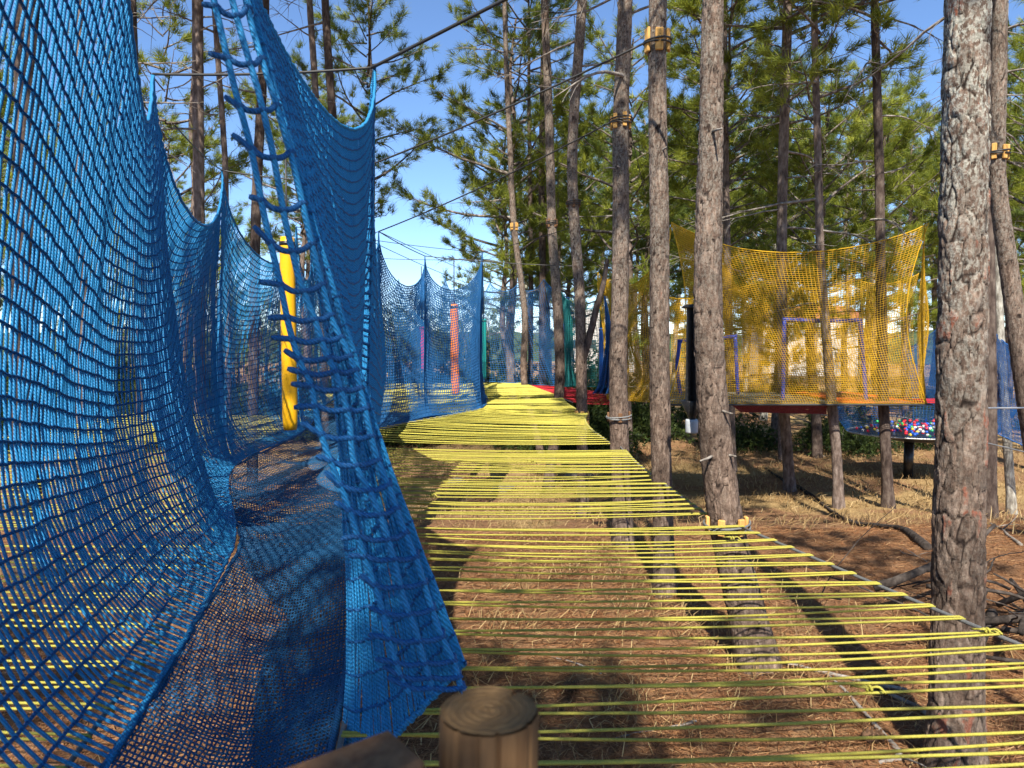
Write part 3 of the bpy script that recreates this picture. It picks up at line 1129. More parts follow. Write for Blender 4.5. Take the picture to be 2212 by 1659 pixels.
def edge_rope(G_, parent, mat, r, which):
    for w in which:
        e = {'top': G_[-1], 'bottom': G_[0], 'left': G_[:, 0], 'right': G_[:, -1]}[w]
        V, F = tubes(e, r, 6, True)
        MB().add(V, F).build('hem_rope', mat, parent)


def net_thing(name, label, cat, G_, r, mat, k=4, edges=('top', 'bottom'), er=None, jitter=0.0, kscale=1.0, knot=0.0, group=None, rowmat=None):
    root = empty(name, tuple(G_[0, G_.shape[1] // 2]))
    g = G_ - G_[0, G_.shape[1] // 2]
    g = g + rng.normal(0, jitter, g.shape) if jitter else g
    if rowmat is None:
        o = net_from_grid(g, r, k, kscale=kscale).build('netting', mat, root)
        o['kind'] = 'stuff'
    else:
        o = net_from_grid(g, r, k, rows=False).build('upright_strands', mat, root)
        o['kind'] = 'stuff'
        mb = net_from_grid(g, r, k, cols=False, kscale=kscale)
        if knot:
            kr = (np.broadcast_to((r if np.ndim(r) else np.full(g.shape[1], r))[None], g.shape[:2]).ravel() * 1.45)
            knots(mb, g.reshape(-1, 3), kr)
        o = mb.build('cross_strands', rowmat, root)
        o['kind'] = 'stuff'
    edge_rope(g, root, mat, er or .011, edges)
    tag(root, label, cat, group)
    return root


TZ = EYE + 1.9
# ---- left wall of the corridor
LW = [((-.95, .25, DECK), (-1.0, .35, TZ + .5)),
      ((-1.27, 2.24, DECK), (-1.36, 2.5, TZ + .15)),
      ((-1.90, 4.85, DECK), P(330, 160, 5.0)),
      ((-2.95, 7.6, DECK), P(480, 368, 8.0)),
      ((-3.10, 10.6, DECK), P(640, 490, 11.8)),
      ((-3.9, 15.0, DECK), (-4.3, 15.5, TZ)),
      ((-4.6, 20.0, DECK), (-4.7, 20.0, TZ))]
NROW = 38
gL2 = sheet(LW[2:], [150, 120, 70, 44], NROW, [.78, .78, .7, .7], [.34, .3, .25, .2], [.20, .14, .10, .1], +1, .6, .03, 3)


def near_left():
    n = 128
    tu = np.linspace(0, 1, n)
    t = 1 - (1 - tu) ** 1.45
    t = t * .85 + tu * .15
    bc = [(0, (-.86, .2, DECK)), (.42, (-1.27, 2.24, DECK)), (.64, (-1.46, 3.2, DECK)), (.9, (-1.76, 4.45, DECK)), (1, (-1.90, 4.85, DECK))]
    tc = [(0, (-.75, .5, EYE + 2.9)), (.25, (-1.12, 1.6, EYE + 2.45)), (.5, (-1.52, 2.7, EYE + 1.98)), (.68, P(275, 2, 3.45)), (.80, P(298, 178, 3.95)), (.90, P(312, 258, 4.38)), (.945, P(319, 268, 4.6)), (.975, P(326, 235, 4.8)), (1, P(330, 160, 5.0))]
    ip = lambda q, x: np.stack([np.interp(x, [a for a, b in q], [b[c] for a, b in q]) for c in range(3)], -1)
    fine = np.linspace(0, 1, 400)
    def smooth(q, it):
        p = ip(q, fine)
        for _ in range(it):
            p[1:-1] = .25 * p[:-2] + .5 * p[1:-1] + .25 * p[2:]
        return np.stack([np.interp(t, fine, p[:, c]) for c in range(3)], -1)
    bp, tp = smooth(bc, 250), smooth(tc, 60)
    v = np.linspace(0, 1, NROW + 1)[:, None]
    g = bp[None] * (1 - v[:, :, None]) + tp[None] * v[:, :, None]
    # rows sag less towards the foot than the hem does
    be = .40 - .24 * sstep(.75, 1, t)
    off = be[None, :] * np.sin(pi * v ** .62)
    g[:, :, 0] -= off * .93
    g[:, :, 1] -= off * .30
    g[:, :, 2] -= (be[None, :] * .30) * np.sin(pi * v) ** 2
    u = np.arange(n)[None, :]
    y = np.arange(NROW + 1)[:, None]
    g[:, :, 0] += .05 * (vnoise(u * .16 + 0 * y, y * .12 + 0 * u, 3) - .5) * np.sin(pi * v)
    d = gL2[:, 0] - g[:, -1]
    g += d[:, None, :] * (sstep(.72, 1, t) ** 1.5)[None, :, None]
    return g


gL1 = near_left()
gL = np.concatenate([gL1[:, :-1], gL2], 1)
rL = np.concatenate([np.linspace(.0070, .0054, gL1.shape[1] - 1), np.full(gL2.shape[1], .0052)])
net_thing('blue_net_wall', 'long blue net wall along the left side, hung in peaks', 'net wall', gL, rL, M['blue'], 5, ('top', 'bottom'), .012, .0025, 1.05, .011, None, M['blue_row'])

# ---- right wall of the corridor
RW = [((-.15, 2.02, 1.48), (-1.02, 2.2, TZ + .1)),
      ((-1.12, 4.9, DECK), P(804, 146, 4.95)),
      ((-1.86, 7.5, DECK), P(705, 392, 8.2)),
      ((-2.08, 10.6, DECK), P(818, 500, 12.2))]
gR = sheet(RW, [250, 120, 100], 36, [.74, .72, .72], [.015, .22, .22], [.0, .10, .12], -1, .35, .012, 8, [(0, (-.15, 2.02, 1.48)), (.07, (-.38, 2.12, 1.20)), (.14, (-.56, 2.22, DECK)), (.36, (-.71, 3.05, DECK)), (.8, (-.98, 4.3, DECK)), (1, (-1.12, 4.9, DECK)), (1.35, (-1.36, 5.8, DECK)), (2, (-1.86, 7.5, DECK)), (3, (-2.08, 10.6, DECK))])
# the near edge follows the curve of the cut edge rope
s2z = np.array([1.2, 1.49, 2.05, 2.37, 2.67, 3.34, 4.5])
s2x = np.array([-.06, -.16, -.375, -.475, -.57, -.765, -1.05])
wu = np.exp(-np.linspace(0, 1, 251) ** 1.75 / .30)
e0 = gR[:, 0].copy()
gR[:, :251, 0] += (np.interp(e0[:, 2], s2z, s2x) - e0[:, 0])[:, None] * wu[None, :]
ny = 1 + .16 * wu[None, :] / gR[:, :251, 1]
gR[:, :251, 0] *= ny
gR[:, :251, 1] *= ny
gR[:, :251, 2] = EYE + (gR[:, :251, 2] - EYE) * ny
gR[:, :251, 0] += .02
# gathered folds in the near span
fold = np.sin(np.arange(gR.shape[1]) * .33) * np.clip(1 - np.arange(gR.shape[1]) / 250., 0, 1) * np.clip(np.arange(gR.shape[1]) / 60., 0, 1) * .035
gR[:, :, 0] += np.abs(fold)[None, :] * np.sin(np.linspace(.5, 3.1, gR.shape[0]))[:, None]
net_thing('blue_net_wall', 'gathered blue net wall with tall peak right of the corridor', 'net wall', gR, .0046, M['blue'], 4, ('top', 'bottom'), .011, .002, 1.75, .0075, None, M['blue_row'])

# ---- far chamber of the blue corridor
RC = [((-2.08, 10.62, DECK), P(818, 501, 12.22)),
      ((-1.50, 12.6, DECK), P(918, 553, 13.6)),
      (tuple(atz(1041, 881)), P(1042, 545, 14.9)),
      ((-.75, 19.5, DECK), (-.8, 20.0, TZ - .1))]
gC = sheet(RC, [44, 44, 50], 48, [.72, .70, .7], [.12, .12, .25], [.10, .10, .08], +1, .45, .03, 12)
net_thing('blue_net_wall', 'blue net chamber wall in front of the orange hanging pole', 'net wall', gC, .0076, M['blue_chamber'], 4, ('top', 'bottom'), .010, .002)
RB = [((-4.6, 20.02, DECK), (-4.7, 20.02, TZ)), ((-3.2, 20.4, DECK), (-3.2, 20.4, TZ - .1)), ((-1.9, 20.6, DECK), (-1.9, 20.6, TZ)), ((-.75, 19.52, DECK), (-.8, 20.02, TZ - .1))]
gB = sheet(RB, [28, 24, 24], 44, [.6, .6, .6], [.1, .1, .1], [.05, .05, .05], +1, .4, .03, 13)
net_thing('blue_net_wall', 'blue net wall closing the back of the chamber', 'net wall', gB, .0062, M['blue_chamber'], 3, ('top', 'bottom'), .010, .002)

# ---- floor net of the corridor
fl = np.array([(-1.0, .9), (-1.27, 2.24), (-1.46, 3.2), (-1.74, 4.5), (-1.93, 5.0), (-2.32, 5.8), (-2.95, 7.6), (-3.10, 10.6), (-3.9, 15), (-4.6, 20)])
frr = np.array([(-.45, .9), (-.585, 2.24), (-.71, 3.05), (-.98, 4.3), (-1.12, 4.9), (-1.36, 5.8), (-1.86, 7.5), (-2.08, 10.6), (-.62, 14.4), (-.75, 19.5)])
nl = 320
FLs, FRs = spline(fl, nl), spline(frr, nl)
nw = 46
w = np.linspace(0, 1, nw)[:, None, None]
g2 = FLs[None] * (1 - w) + FRs[None] * w
gF = np.zeros((nw, nl, 3))
gF[:, :, :2] = g2
u = np.arange(nl)[None, :]
gF[:, :, 2] = DECK - .012 - .10 * np.sin(pi * w[:, :, 0]) * (.6 + .8 * vnoise(u * .06 + 0 * w[:, :, 0], w[:, :, 0] * 2, 41)) + .03 * (vnoise(u * .22 + 0 * w[:, :, 0], w[:, :, 0] * 5, 42) - .5)
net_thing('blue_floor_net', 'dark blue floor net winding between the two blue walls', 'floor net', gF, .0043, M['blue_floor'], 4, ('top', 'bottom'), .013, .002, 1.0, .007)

# ---- cut net edge in front: three strands with cut rungs
lad = empty('cut_net_edge', P(880, 1500, 2.0))
lo = np.array(lad.location)
ys_ = [-260, 50, 320, 600, 750, 840, 990, 1130, 1280, 1430, 1500]
xs_ = [(415, 447, 478), (477, 514, 547), (540, 587, 627), (602, 652, 692), (637, 692, 737), (672, 737, 777), (712, 767, 815), (760, 827, 867), (812, 872, 925), (852, 917, 982), (882, 930, 1004)]
depth = lambda y: 2.1 + (y - 0) / 1500 * -.08
SS = []
for j in range(3):
    pts = spline([P(x[j], y, depth(y) + (.0, .02, .06)[j]) for x, y in zip(xs_, ys_)], 160)
    pts += np.stack([np.interp(np.arange(160), np.arange(0, 161, 8), rng.normal(0, .004, 21)) for _ in range(3)], -1)
    SS.append(pts)
    V, F = tubes(pts - lo, .0095, 8, True)
    MB().add(V, F).build('strand', M['blue'], lad)
nr = 27
for i in range(nr):
    f = (i + .5) / nr
    k0 = int(f * 158)
    a, b, c = SS[0][k0], SS[1][min(159, k0 + 1)], SS[2][min(159, k0)]
    dirv = (a - b) / np.linalg.norm(a - b)
    stub = a + dirv * random.uniform(.035, .06) + np.array([0, 0, random.uniform(-.015, .03)])
    ext = c + np.array([0, .03, random.uniform(-.01, .01)])
    mid1, mid2 = (a + b) / 2 - [0, 0, .008], (b + c) / 2 - [0, 0, .006]
    pts = spline([stub, a, mid1, b, mid2, c, ext], 26)
    rr_ = np.full(26, .0088)
    rr_[0] = .006
    V, F = tubes(pts - lo, rr_, 8, True)
    mb = MB().add(V, F)
    knots(mb, np.array([a, b, c]) - lo, .018)
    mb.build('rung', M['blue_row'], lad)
tag(lad, 'thick cut edge of blue net like a rope ladder, in front', 'net edge')

# ---- far blue nets
def coons(top, bottom, ncol, nrow, bowl=0.0, bowr=0.0, sag=.0, wav=.0, seed=0, sharp=.6):
    """panel hung between lists of top points (sagging between them) and a bottom line"""
    top, bottom = [np.asarray(p, float) for p in top], [np.asarray(p, float) for p in bottom]
    s = np.linspace(0, len(top) - 1 - 1e-6, ncol)
    i = s.astype(int)
    t = s - i
    ta = np.array(top)
    tp = ta[i] * (1 - t)[:, None] + ta[i + 1] * t[:, None]
    tp[:, 2] -= (np.asarray(sag)[i] if np.ndim(sag) else sag) * (4 * t * (1 - t)) ** sharp
    ba = np.array(bottom)
    sb = np.linspace(0, len(bottom) - 1 - 1e-6, ncol)
    ib = sb.astype(int)
    bp = ba[ib] * (1 - (sb - ib))[:, None] + ba[ib + 1] * (sb - ib)[:, None]
    v = np.linspace(0, 1, nrow)[:, None, None]
    g = bp[None] * (1 - v) + tp[None] * v
    u = np.linspace(0, 1, ncol)[None, :]
    vv = v[:, :, 0]
    sh = np.sin(pi * vv) * (bowl * (1 - u) ** 2 - bowr * u ** 2)
    dirx = (ba[-1] - ba[0]) / np.linalg.norm(ba[-1] - ba[0])
    g += sh[:, :, None] * dirx
    nrm = np.array([-dirx[1], dirx[0], 0])
    x = np.arange(ncol)[None, :]
    g += (wav * np.sin(pi * vv) * (vnoise(x * .12 + 0 * vv, vv * 2, seed) - .5) * 2)[:, :, None] * nrm
    return g


g = coons([P(1036, 640, 22.6), P(1059, 608, 22.8), P(1118, 610, 23.2), P(1174, 600, 23.4), P(1240, 640, 23.0)], [P(1033, 822, 22.6), P(1195, 833, 22.9), P(1240, 834, 22.9)], 54, 48, 0, 0, [.12, .3, .35, .2], .18, 51)
net_thing('blue_net_wall', 'pale blue net wall at the far end of the yellow deck', 'net wall', g, .0072, M['blue_far'], 3, ('top', 'bottom'), .014, .003)
g = coons([P(1212, 628, 21.5), P(1232, 648, 21.0), P(1335, 640, 20.0)], [P(1215, 836, 21.0), P(1240, 834, 20.5), P(1330, 836, 20.0)], 60, 50, 0, 0, [.1, .3], .25, 52)
net_thing('teal_net_wall', 'teal green net wall right of the far pale blue net', 'net wall', g, .0065, M['teal'], 3, ('top', 'bottom'), .014, .003)
# gathered fold of the teal net
def fold_net(label, name, top, mids, mat, r, ncol, nrow):
    """bundle of net hanging from one point: half-widths in px along mids"""
    v = np.linspace(0, 1, nrow)
    cx = np.array([m[0] for m in mids], float)
    cy = np.array([m[1] for m in mids], float)
    hw = np.array([m[2] for m in mids], float)
    tt = np.linspace(0, 1, len(mids))
    g = np.zeros((nrow, ncol, 3))
    for i, a in enumerate(v):
        x, y, h = np.interp(a, tt, cx), np.interp(a, tt, cy), np.interp(a, tt, hw)
        for j in range(ncol):
            q = j / (ncol - 1) * 2 - 1
            g[i, j] = P(x + q * h, y, top + .12 * sin(q * 9) * (h / 12))
    return net_thing(name, label, 'net', g, r, mat, 3, (), .01, .002)


fold_net('dark teal fold of net hanging by the slender forked trunk', 'teal_net_fold', 20.3, [(1232, 834, 18), (1230, 800, 11), (1230, 740, 8), (1229, 690, 7), (1225, 650, 1)], M['teal'], .0065, 22, 44)
fold_net('navy blue net gathered into a drape left of the yellow net', 'navy_net_drape', 15.6, [(1300, 850, 20), (1306, 838, 16), (1311, 800, 10), (1316, 740, 7), (1313, 690, 5), (1306, 640, 1)], M['navy'], .0065, 30, 54)
g = coons([P(1960, 752, 19), P(2040, 694, 18.5)], [P(1972, 872, 19), P(2045, 880, 18.5)], 36, 46, .0, 0, .08, .3, 55)
net_thing('navy_net', 'dark blue net panel between yellow net and thick lichen trunk', 'net', g, .0062, M['navy'], 3, ('top',), .012, .003)
g = coons([P(2150, 720, 13.5), P(2260, 800, 13)], [P(2140, 930, 13.2), P(2260, 985, 12.6)], 40, 48, 0, 0, .05, .2, 56)
net_thing('navy_net', 'dark blue net panel at the right edge below the curved trunk', 'net', g, .0052, M['navy'], 3, ('top', 'bottom'), .012, .003)

# ---- yellow enclosure
YN = M['yellow_net']
g = coons([P(1450, 480, 14), P(1545, 522, 14), P(2006, 482, 14)], [P(1443, 871, 14), P(2002, 871, 14)], 104, 74, .30, .38, [.02, .36], .10, 61, .85)
net_thing('yellow_net', 'tall yellow net in front of the goals, pointed at its right corner', 'net wall', g, .0052, YN, 3, ('top', 'left', 'right'), .011, .002)
g = coons([P(1440, 640, 17.5), P(1544, 632, 17.5), P(1671, 602, 17.5), P(1845, 600, 17.5), P(1985, 590, 17.5)], [P(1440, 855, 17.3), P(1985, 857, 17.3)], 118, 56, .1, .2, [.1, .02, .26, .2], .25, 62, .8)
net_thing('yellow_net', 'lower yellow net at the back of the goal court', 'net wall', g, .0060, YN, 3, ('top',), .012, .003)
g = coons([P(1291, 588, 17.8), P(1335, 600, 16.9), P(1452, 482, 14.05)], [P(1312, 862, 16.4), P(1445, 872, 13.98)], 76, 70, .25, .0, [.10, .55], .28, 63, .8)
net_thing('yellow_net', 'dense folded yellow net left of the court between two trunks', 'net wall', g, .0068, YN, 3, ('top', 'left'), .012, .003)
g = coons([P(1998, 484, 14.05), P(1990, 592, 17.4)], [P(2000, 871, 14.05), P(1985, 858, 17.3)], 50, 60, .1, .1, .25, .1, 64, .8)
net_thing('yellow_net', 'yellow net end panel running back from the right corner', 'net wall', g, .0055, YN, 3, ('top',), .012, .003)

# trampoline floor of the court
zc = P(1700, 871, 14)[2]
court = empty('court_floor', (P(1720, 871, 14)[0], 14.0, zc))
V, F = box(0, 1.7, -.012, 4.9, 3.2, .02, .006)
MB().add(V, F).build('trampoline_mat', M['tramp'], court, False)
fx0, fx1 = P(1440, 871, 14)[0] - court.location[0], P(2012, 871, 14)[0] - court.location[0]
for y0, x0, x1 in ((-.02, fx0, fx1), (3.5, fx0, fx1)):
    V, F = tubes(line((x0, y0, -.03), (x1, y0, -.03), 12), .018, 8, True)
    MB().add(V, F).build('edge_cable', M['steel_dark'], court)
for x0 in (fx0, fx1):
    V, F = tubes(line((x0, -.02, -.03), (x0 + (.05 if x0 < 0 else -.05), 3.5, -.03), 8), .018, 8, True)
    MB().add(V, F).build('edge_cable', M['steel_dark'], court)
for i in range(16):
    y0 = .05 + i * .2
    V, F = tubes(line((.85 + .05 * (i % 3), y0, .015), (fx1 - .02, y0 + .06, .0), 8, .01), .010, 6, True)
    MB().add(V, F).build('cord', M['orange_cord'], court)
tag(court, 'grey trampoline floor with orange cords inside the yellow nets', 'trampoline')

g = coons([P(1580, 873, 14.6), P(1790, 873, 14.6)], [P(1600, 889, 15.0), P(1784, 893, 15.0)], 60, 14, 0, 0, -.0, .05, 66)
net_thing('maroon_net', 'maroon net strip sagging under the trampoline floor', 'net', g, .009, M['maroon'], 4, ('top', 'bottom'), .014, .003)


def goal(label, tl, tr, bl, br, Y, mids=None):
    root = empty('football_goal', P(*bl, Y))
    o = np.array(root.location)
    for nm_, pts in (('post', [P(*bl, Y), P((bl[0] + tl[0]) / 2 + (mids or 0), (bl[1] + tl[1]) / 2, Y), P(*tl, Y)]), ('post', [P(*br, Y), P((br[0] + tr[0]) / 2, (br[1] + tr[1]) / 2, Y), P(*tr, Y)]), ('crossbar', [P(tl[0] - 4, tl[1], Y), P((tl[0] + tr[0]) / 2, (tl[1] + tr[1]) / 2 + 2, Y), P(tr[0] + 4, tr[1], Y)])):
        V, F = tubes(spline(pts, 14) - o, .042, 10, True)
        MB().add(V, F).build(nm_, M['goal_blue'], root)
    tag(root, label, 'goal', 'padded goals in the court')


goal('blue padded goal at the right end of the yellow court', (1694, 690), (1858, 692), (1691, 868), (1871, 868), 14.9)
goal('blue padded goal seen behind the grey leaning trunk', (1468, 737), (1588, 726), (1470, 852), (1594, 852), 15.8, -6)


# ---- hanging poles
def pole(label, mat, px, y0, y1, wpx, Y, cable_top, tilt=0):
    top, bot = P(px, y0, Y), P(px + tilt, y1, Y)
    root = empty('hanging_pole', tuple(bot))
    r = wpx / FPX * Y / 2
    ax = top - bot
    n = 26
    zs = np.linspace(0, 1, n)
    prof = np.full(n, r)
    prof[0], prof[1] = r * .86, r * .97
    prof[-1], prof[-2] = r * .82, r * .97
    prof = prof * (1 + .012 * np.sin(zs * 14))
    V, F = tubes(zs[:, None] * ax[None], prof, 24, True)
    MB().add(V, F).build('padding', mat, root)
    V, F = tubes(np.array([ax * .955, ax * .975]), r * 1.03, 24, True)
    MB().add(V, F).build('strap', M['black'], root)
    V, F = tubes(np.array([ax * .99, np.array([ax[0], ax[1], P(px, cable_top, Y)[2] - bot[2]])]), .012, 6, True)
    MB().add(V, F).build('hanging_rope', M['steel_dark'], root)
    tag(root, label, 'padded pole', 'padded poles hanging in the nets')


pole('yellow padded pole hanging in the blue corridor', M['pole_yellow'], 620, 512, 928, 32, 8.6, 330, 7)
pole('orange padded pole hanging behind the blue chamber net', M['pole_orange'], 981, 657, 853, 18, 16.6, 556, 3)
pole('pink padded pole half hidden by a blue net fold', M['pole_pink'], 911, 706, 800, 9, 18.6, 575, 4)
pole('teal padded pole standing left of the far pale blue net', M['pole_teal'], 1045, 689, 818, 11, 22.0, 620)
pole('blue padded pole beside the navy net drape', M['pole_blue'], 1299, 708, 832, 10, 19.0, 640)

# ---- ball pit
pc = P(1985, 938, 18.6)
pit = empty('ball_pit', tuple(pc))
th = np.linspace(0, 2 * pi, 49)
rings = []
for rr_, zz in ((.02, -.20), (.5, -.18), (1.0, -.09), (1.45, .0), (1.75, .04)):
    rings.append(np.stack([rr_ * np.cos(th[:-1]), rr_ * .8 * np.sin(th[:-1]), np.full(48, zz)], -1))
V = np.concatenate(rings)
i = np.arange(5 * 48).reshape(5, 48)
F = np.stack([i[:-1], np.roll(i[:-1], -1, 1), np.roll(i[1:], -1, 1), i[1:]], -1).reshape(-1, 4)
MB().add(V, F).build('pan', M['black'], pit)
V, F = tubes(np.stack([1.77 * np.cos(th), 1.77 * .8 * np.sin(th), np.full(49, .05)], -1), .02, 8)
MB().add(V, F).build('rim', M['steel'], pit)
gz = float(ground(pc[0] - .25, pc[1]))
V, F = tubes(np.array([[-.25, 0, -.15], [-.25, 0, gz - pc[2] - .1]]), .12, 14, True)
MB().add(V, F).build('support_post', M['black'], pit)
g = np.stack([np.stack([(1.78 + .5 * v) * np.cos(a), (1.78 + .5 * v) * .8 * np.sin(a), .05 + .72 * v + 0 * a], -1) for v in np.linspace(0, 1, 14) for a in [np.linspace(0, 2 * pi, 150)]])
o = net_from_grid(g, .005, 3).build('side_net', M['navy'], pit)
o['kind'] = 'stuff'
tag(pit, 'round blue net ball pit on a black post', 'ball pit')
ico_v = []
ph = (1 + 5 ** .5) / 2
for a in (-1, 1):
    for b in (-ph, ph):
        ico_v += [(0, a, b), (a, b, 0), (b, 0, a)]
ico_v = np.array(ico_v)
import bmesh
bm = bmesh.new()
bmesh.ops.create_icosphere(bm, subdivisions=2, radius=.04)
BALL = {}
for nm_, c in (('red', (.65, .02, .03)), ('blue', (.02, .10, .55)), ('green', (.03, .38, .10)), ('yellow', (.80, .55, .03)), ('white', (.78, .76, .72))):
    me = bpy.data.meshes.new('plastic_ball')
    bm.to_mesh(me)
    me.materials.append(plain(nm_ + '_ball_plastic', c, .3, 20, .08))
    for p_ in me.polygons:
        p_.use_smooth = True
    BALL[nm_] = me
bm.free()
br = random.Random(3)
placed = []
tries = 0
while len(placed) < 210 and tries < 9000:
    tries += 1
    a, q = br.uniform(pi, 2 * pi) if br.random() < .75 else br.uniform(0, pi), br.random() ** .5
    x, y = 1.6 * q * cos(a), 1.6 * .8 * q * sin(a)
    z = .10 + .16 * (1 - q) + (.10 if br.random() < .3 else 0) + .10 * max(0, x) / 1.6
    if any((x - u) ** 2 + (y - v) ** 2 + (z - w_) ** 2 < .0064 for u, v, w_ in placed):
        continue
    placed.append((x, y, z))
    c = br.choice(('red', 'blue', 'green', 'yellow', 'white', 'red', 'blue'))
    o = bpy.data.objects.new('plastic_ball', BALL[c])
    COL.objects.link(o)
    o.location = pc + np.array([x, y, z])
    tag(o, 'small %s plastic ball lying in the ball pit' % c, 'ball', '%s balls in the ball pit' % c)

# ================================================================== CORD DECKS
def cord_deck(label, rpts, lfun, n, mat, name='cord_deck', r=.0054, zoff=0.0, knots_at=()):
    """zig-zag laced elastic: right hooks along rpts, left hooks from lfun(xyz)"""
    rp = spline(rpts, n)
    root = empty(name, tuple(rp[n // 2]))
    o = np.array(root.location)
    lp = np.array([lfun(p) for p in rp])
    V, F = tubes(spline(rpts, 30) - o, .010, 8, True)
    MB().add(V, F).build('edge_cable', M['grey_rope'], root)
    V, F = tubes(lp - o, .010, 8, True)
    MB().add(V, F).build('edge_cable', M['grey_rope'], root)
    for i in range(n):
        a = rp[i] + np.array([0, random.uniform(-.012, .012), .012 + zoff])
        l0 = lp[i] + np.array([0, random.uniform(-.02, .02), .012 + zoff])
        l1 = lp[min(n - 1, i + 1)] + np.array([0, random.uniform(-.02, .02), .012 + zoff])
        sag = random.uniform(.008, .05)
        m = 20
        e = np.array([.016, 0, 0])
        A = line(l0, a + [0, -.012, 0], m, sag)
        B = line(a + [0, .012, 0], l1, m, sag * random.uniform(.7, 1.2))
        loop = np.array([a + e * .8 + [0, -.008, -.004], a + e * 1.15 + [0, 0, -.022], a + e * .8 + [0, .008, -.004]])
        pts = np.vstack([A, loop, B])
        V, F = tubes(pts - o, r, 6, True)
        MB().add(V, F).build('cord', mat, root)
    for (fx, i) in knots_at:
        c = rp[i] * fx + lp[i] * (1 - fx) + [0, 0, .02]
        mb = MB()
        q = np.linspace(0, 4 * pi, 26)
        kn = np.stack([q / (4 * pi) * .034 - .017, .009 * np.cos(q), .009 * np.sin(q)], -1)
        V, F = tubes(kn + c - o, .0055, 6, True)
        mb.add(V, F)
        for s in (-1, 1):
            t_ = spline([c, c + [s * .03, -.015, .012], c + [s * .05, -.03 * s, -.005]], 8)
            V, F = tubes(t_ - o, .0045, 6, True)
            mb.add(V, F)
        mb.build('knot', mat, root)
    tag(root, label, 'cord deck')
    return rp, lp


def on_seam(y, right=True):
    c = FRs if right else FLs
    j = np.argsort(c[:, 1])
    return np.array([np.interp(y, c[j, 1], c[j, 0]) + (.03 if right else -.14), y, DECK - (0 if right else .03)])


b1 = cord_deck('yellow elastic cord deck nearest to the viewer', [(2.74, 1.35, DECK), (2.18, 3.05, DECK), (1.62, 4.98, DECK)], lambda p: on_seam(5.02 - (5.0 - p[1]) * 1.10), 24, M['cord'], knots_at=((.90, 21), (.66, 9), (.985, 12)))
b2 = cord_deck('second yellow cord deck bay between the grey and the brown trunks', [atz(1527, 1112), atz(1440, 1050), atz(1375, 1000), atz(1352, 975)], lambda p: on_seam(5.28 + (p[1] - 5.4) * 1.14), 21, M['cord'], knots_at=((.65, 13), (.25, 4)))
b3 = cord_deck('third yellow cord deck bay before the slender forked trunk', [atz(1322, 960), atz(1278, 928), atz(1264, 908), atz(1268, 894)], lambda p: on_seam(9.45 + (p[1] - 9.1) * 1.15), 25, M['cord'], r=.0056, knots_at=((.8, 5),))
b4 = cord_deck('fourth yellow cord deck bay narrowing beside the forked trunk', [atz(1252, 889), atz(1226, 872), atz(1215, 861)], lambda p: np.array([-4.4, p[1] + .5, DECK - .03]), 21, M['cord'], r=.006)
b5 = cord_deck('far yellow cord deck bay under the pale blue net', [atz(1210, 857), atz(1164, 840), atz(1128, 827)], lambda p: np.array([-4.8, p[1] + .3, DECK - .03]), 28, M['cord'], r=.0075)
cord_deck('yellow cord deck outside the left blue wall, nearest bay', [on_seam(y, False) for y in (1.4, 2.4, 3.4, 4.6)], lambda p: np.array([-5.0, p[1] * 1.02, DECK]), 17, M['cord'])
cord_deck('yellow cord deck outside the left blue wall, second bay', [on_seam(y, False) for y in (5.0, 6.0, 7.4, 8.8)], lambda p: np.array([-6.0, p[1] + .2, DECK]), 17, M['cord'])
cord_deck('yellow cord deck outside the left blue wall, far bay', [on_seam(y, False) for y in (9.2, 11, 13.0)], lambda p: np.array([-7.0, p[1] + .3, DECK]), 17, M['cord'])
rd = [atz(1345, 872), atz(1300, 850), atz(1258, 842), atz(1210, 834)]
cord_deck('red elastic cord deck left of the yellow net', rd, lambda p: np.array([1.35 - (p[1] - 15) * .12, p[1] + .3, DECK]), 26, M['red_cord'])
rd = [atz(2062, 868, DECK + .1), atz(2050, 864, DECK + .1), atz(2030, 861, DECK + .1)]
cord_deck('red elastic cord strip at the right end of the court', rd, lambda p: np.array([p[0] - .75, p[1] + .1, p[2]]), 8, M['red_cord'])


# ================================================================== COLLARS AND CABLES
def collar(label, tr, z, n=5, hb=.16, loops=2, mat='block', dark=True, wd=.05, phase=0.0):
    c, r = at_z(tr, z)
    root = empty('tree_collar', tuple(c))
    for i in range(n):
        a = phase + i * 2 * pi / n
        V, F = box(0, r + .020, random.uniform(-.012, .012), wd, .028, hb * random.uniform(.9, 1.1), .006)
        V = rotz(V, a)
        MB().add(V, F).build('block', M[mat], root, False)
    for j in range(loops):
        q = np.linspace(0, 2 * pi, 41)
        rr_ = r + .042
        V, F = tubes(np.stack([rr_ * np.cos(q), rr_ * np.sin(q), (j - .5) * .022 + .015 * np.sin(q + j)], -1), .009, 6)
        MB().add(V, F).build('cable_loop', M['steel_dark' if dark else 'grey_rope'], root)
    tag(root, label, 'tree collar')
    return c, r


def zat(px, py, Y):
    return P(px, py, Y)[2]


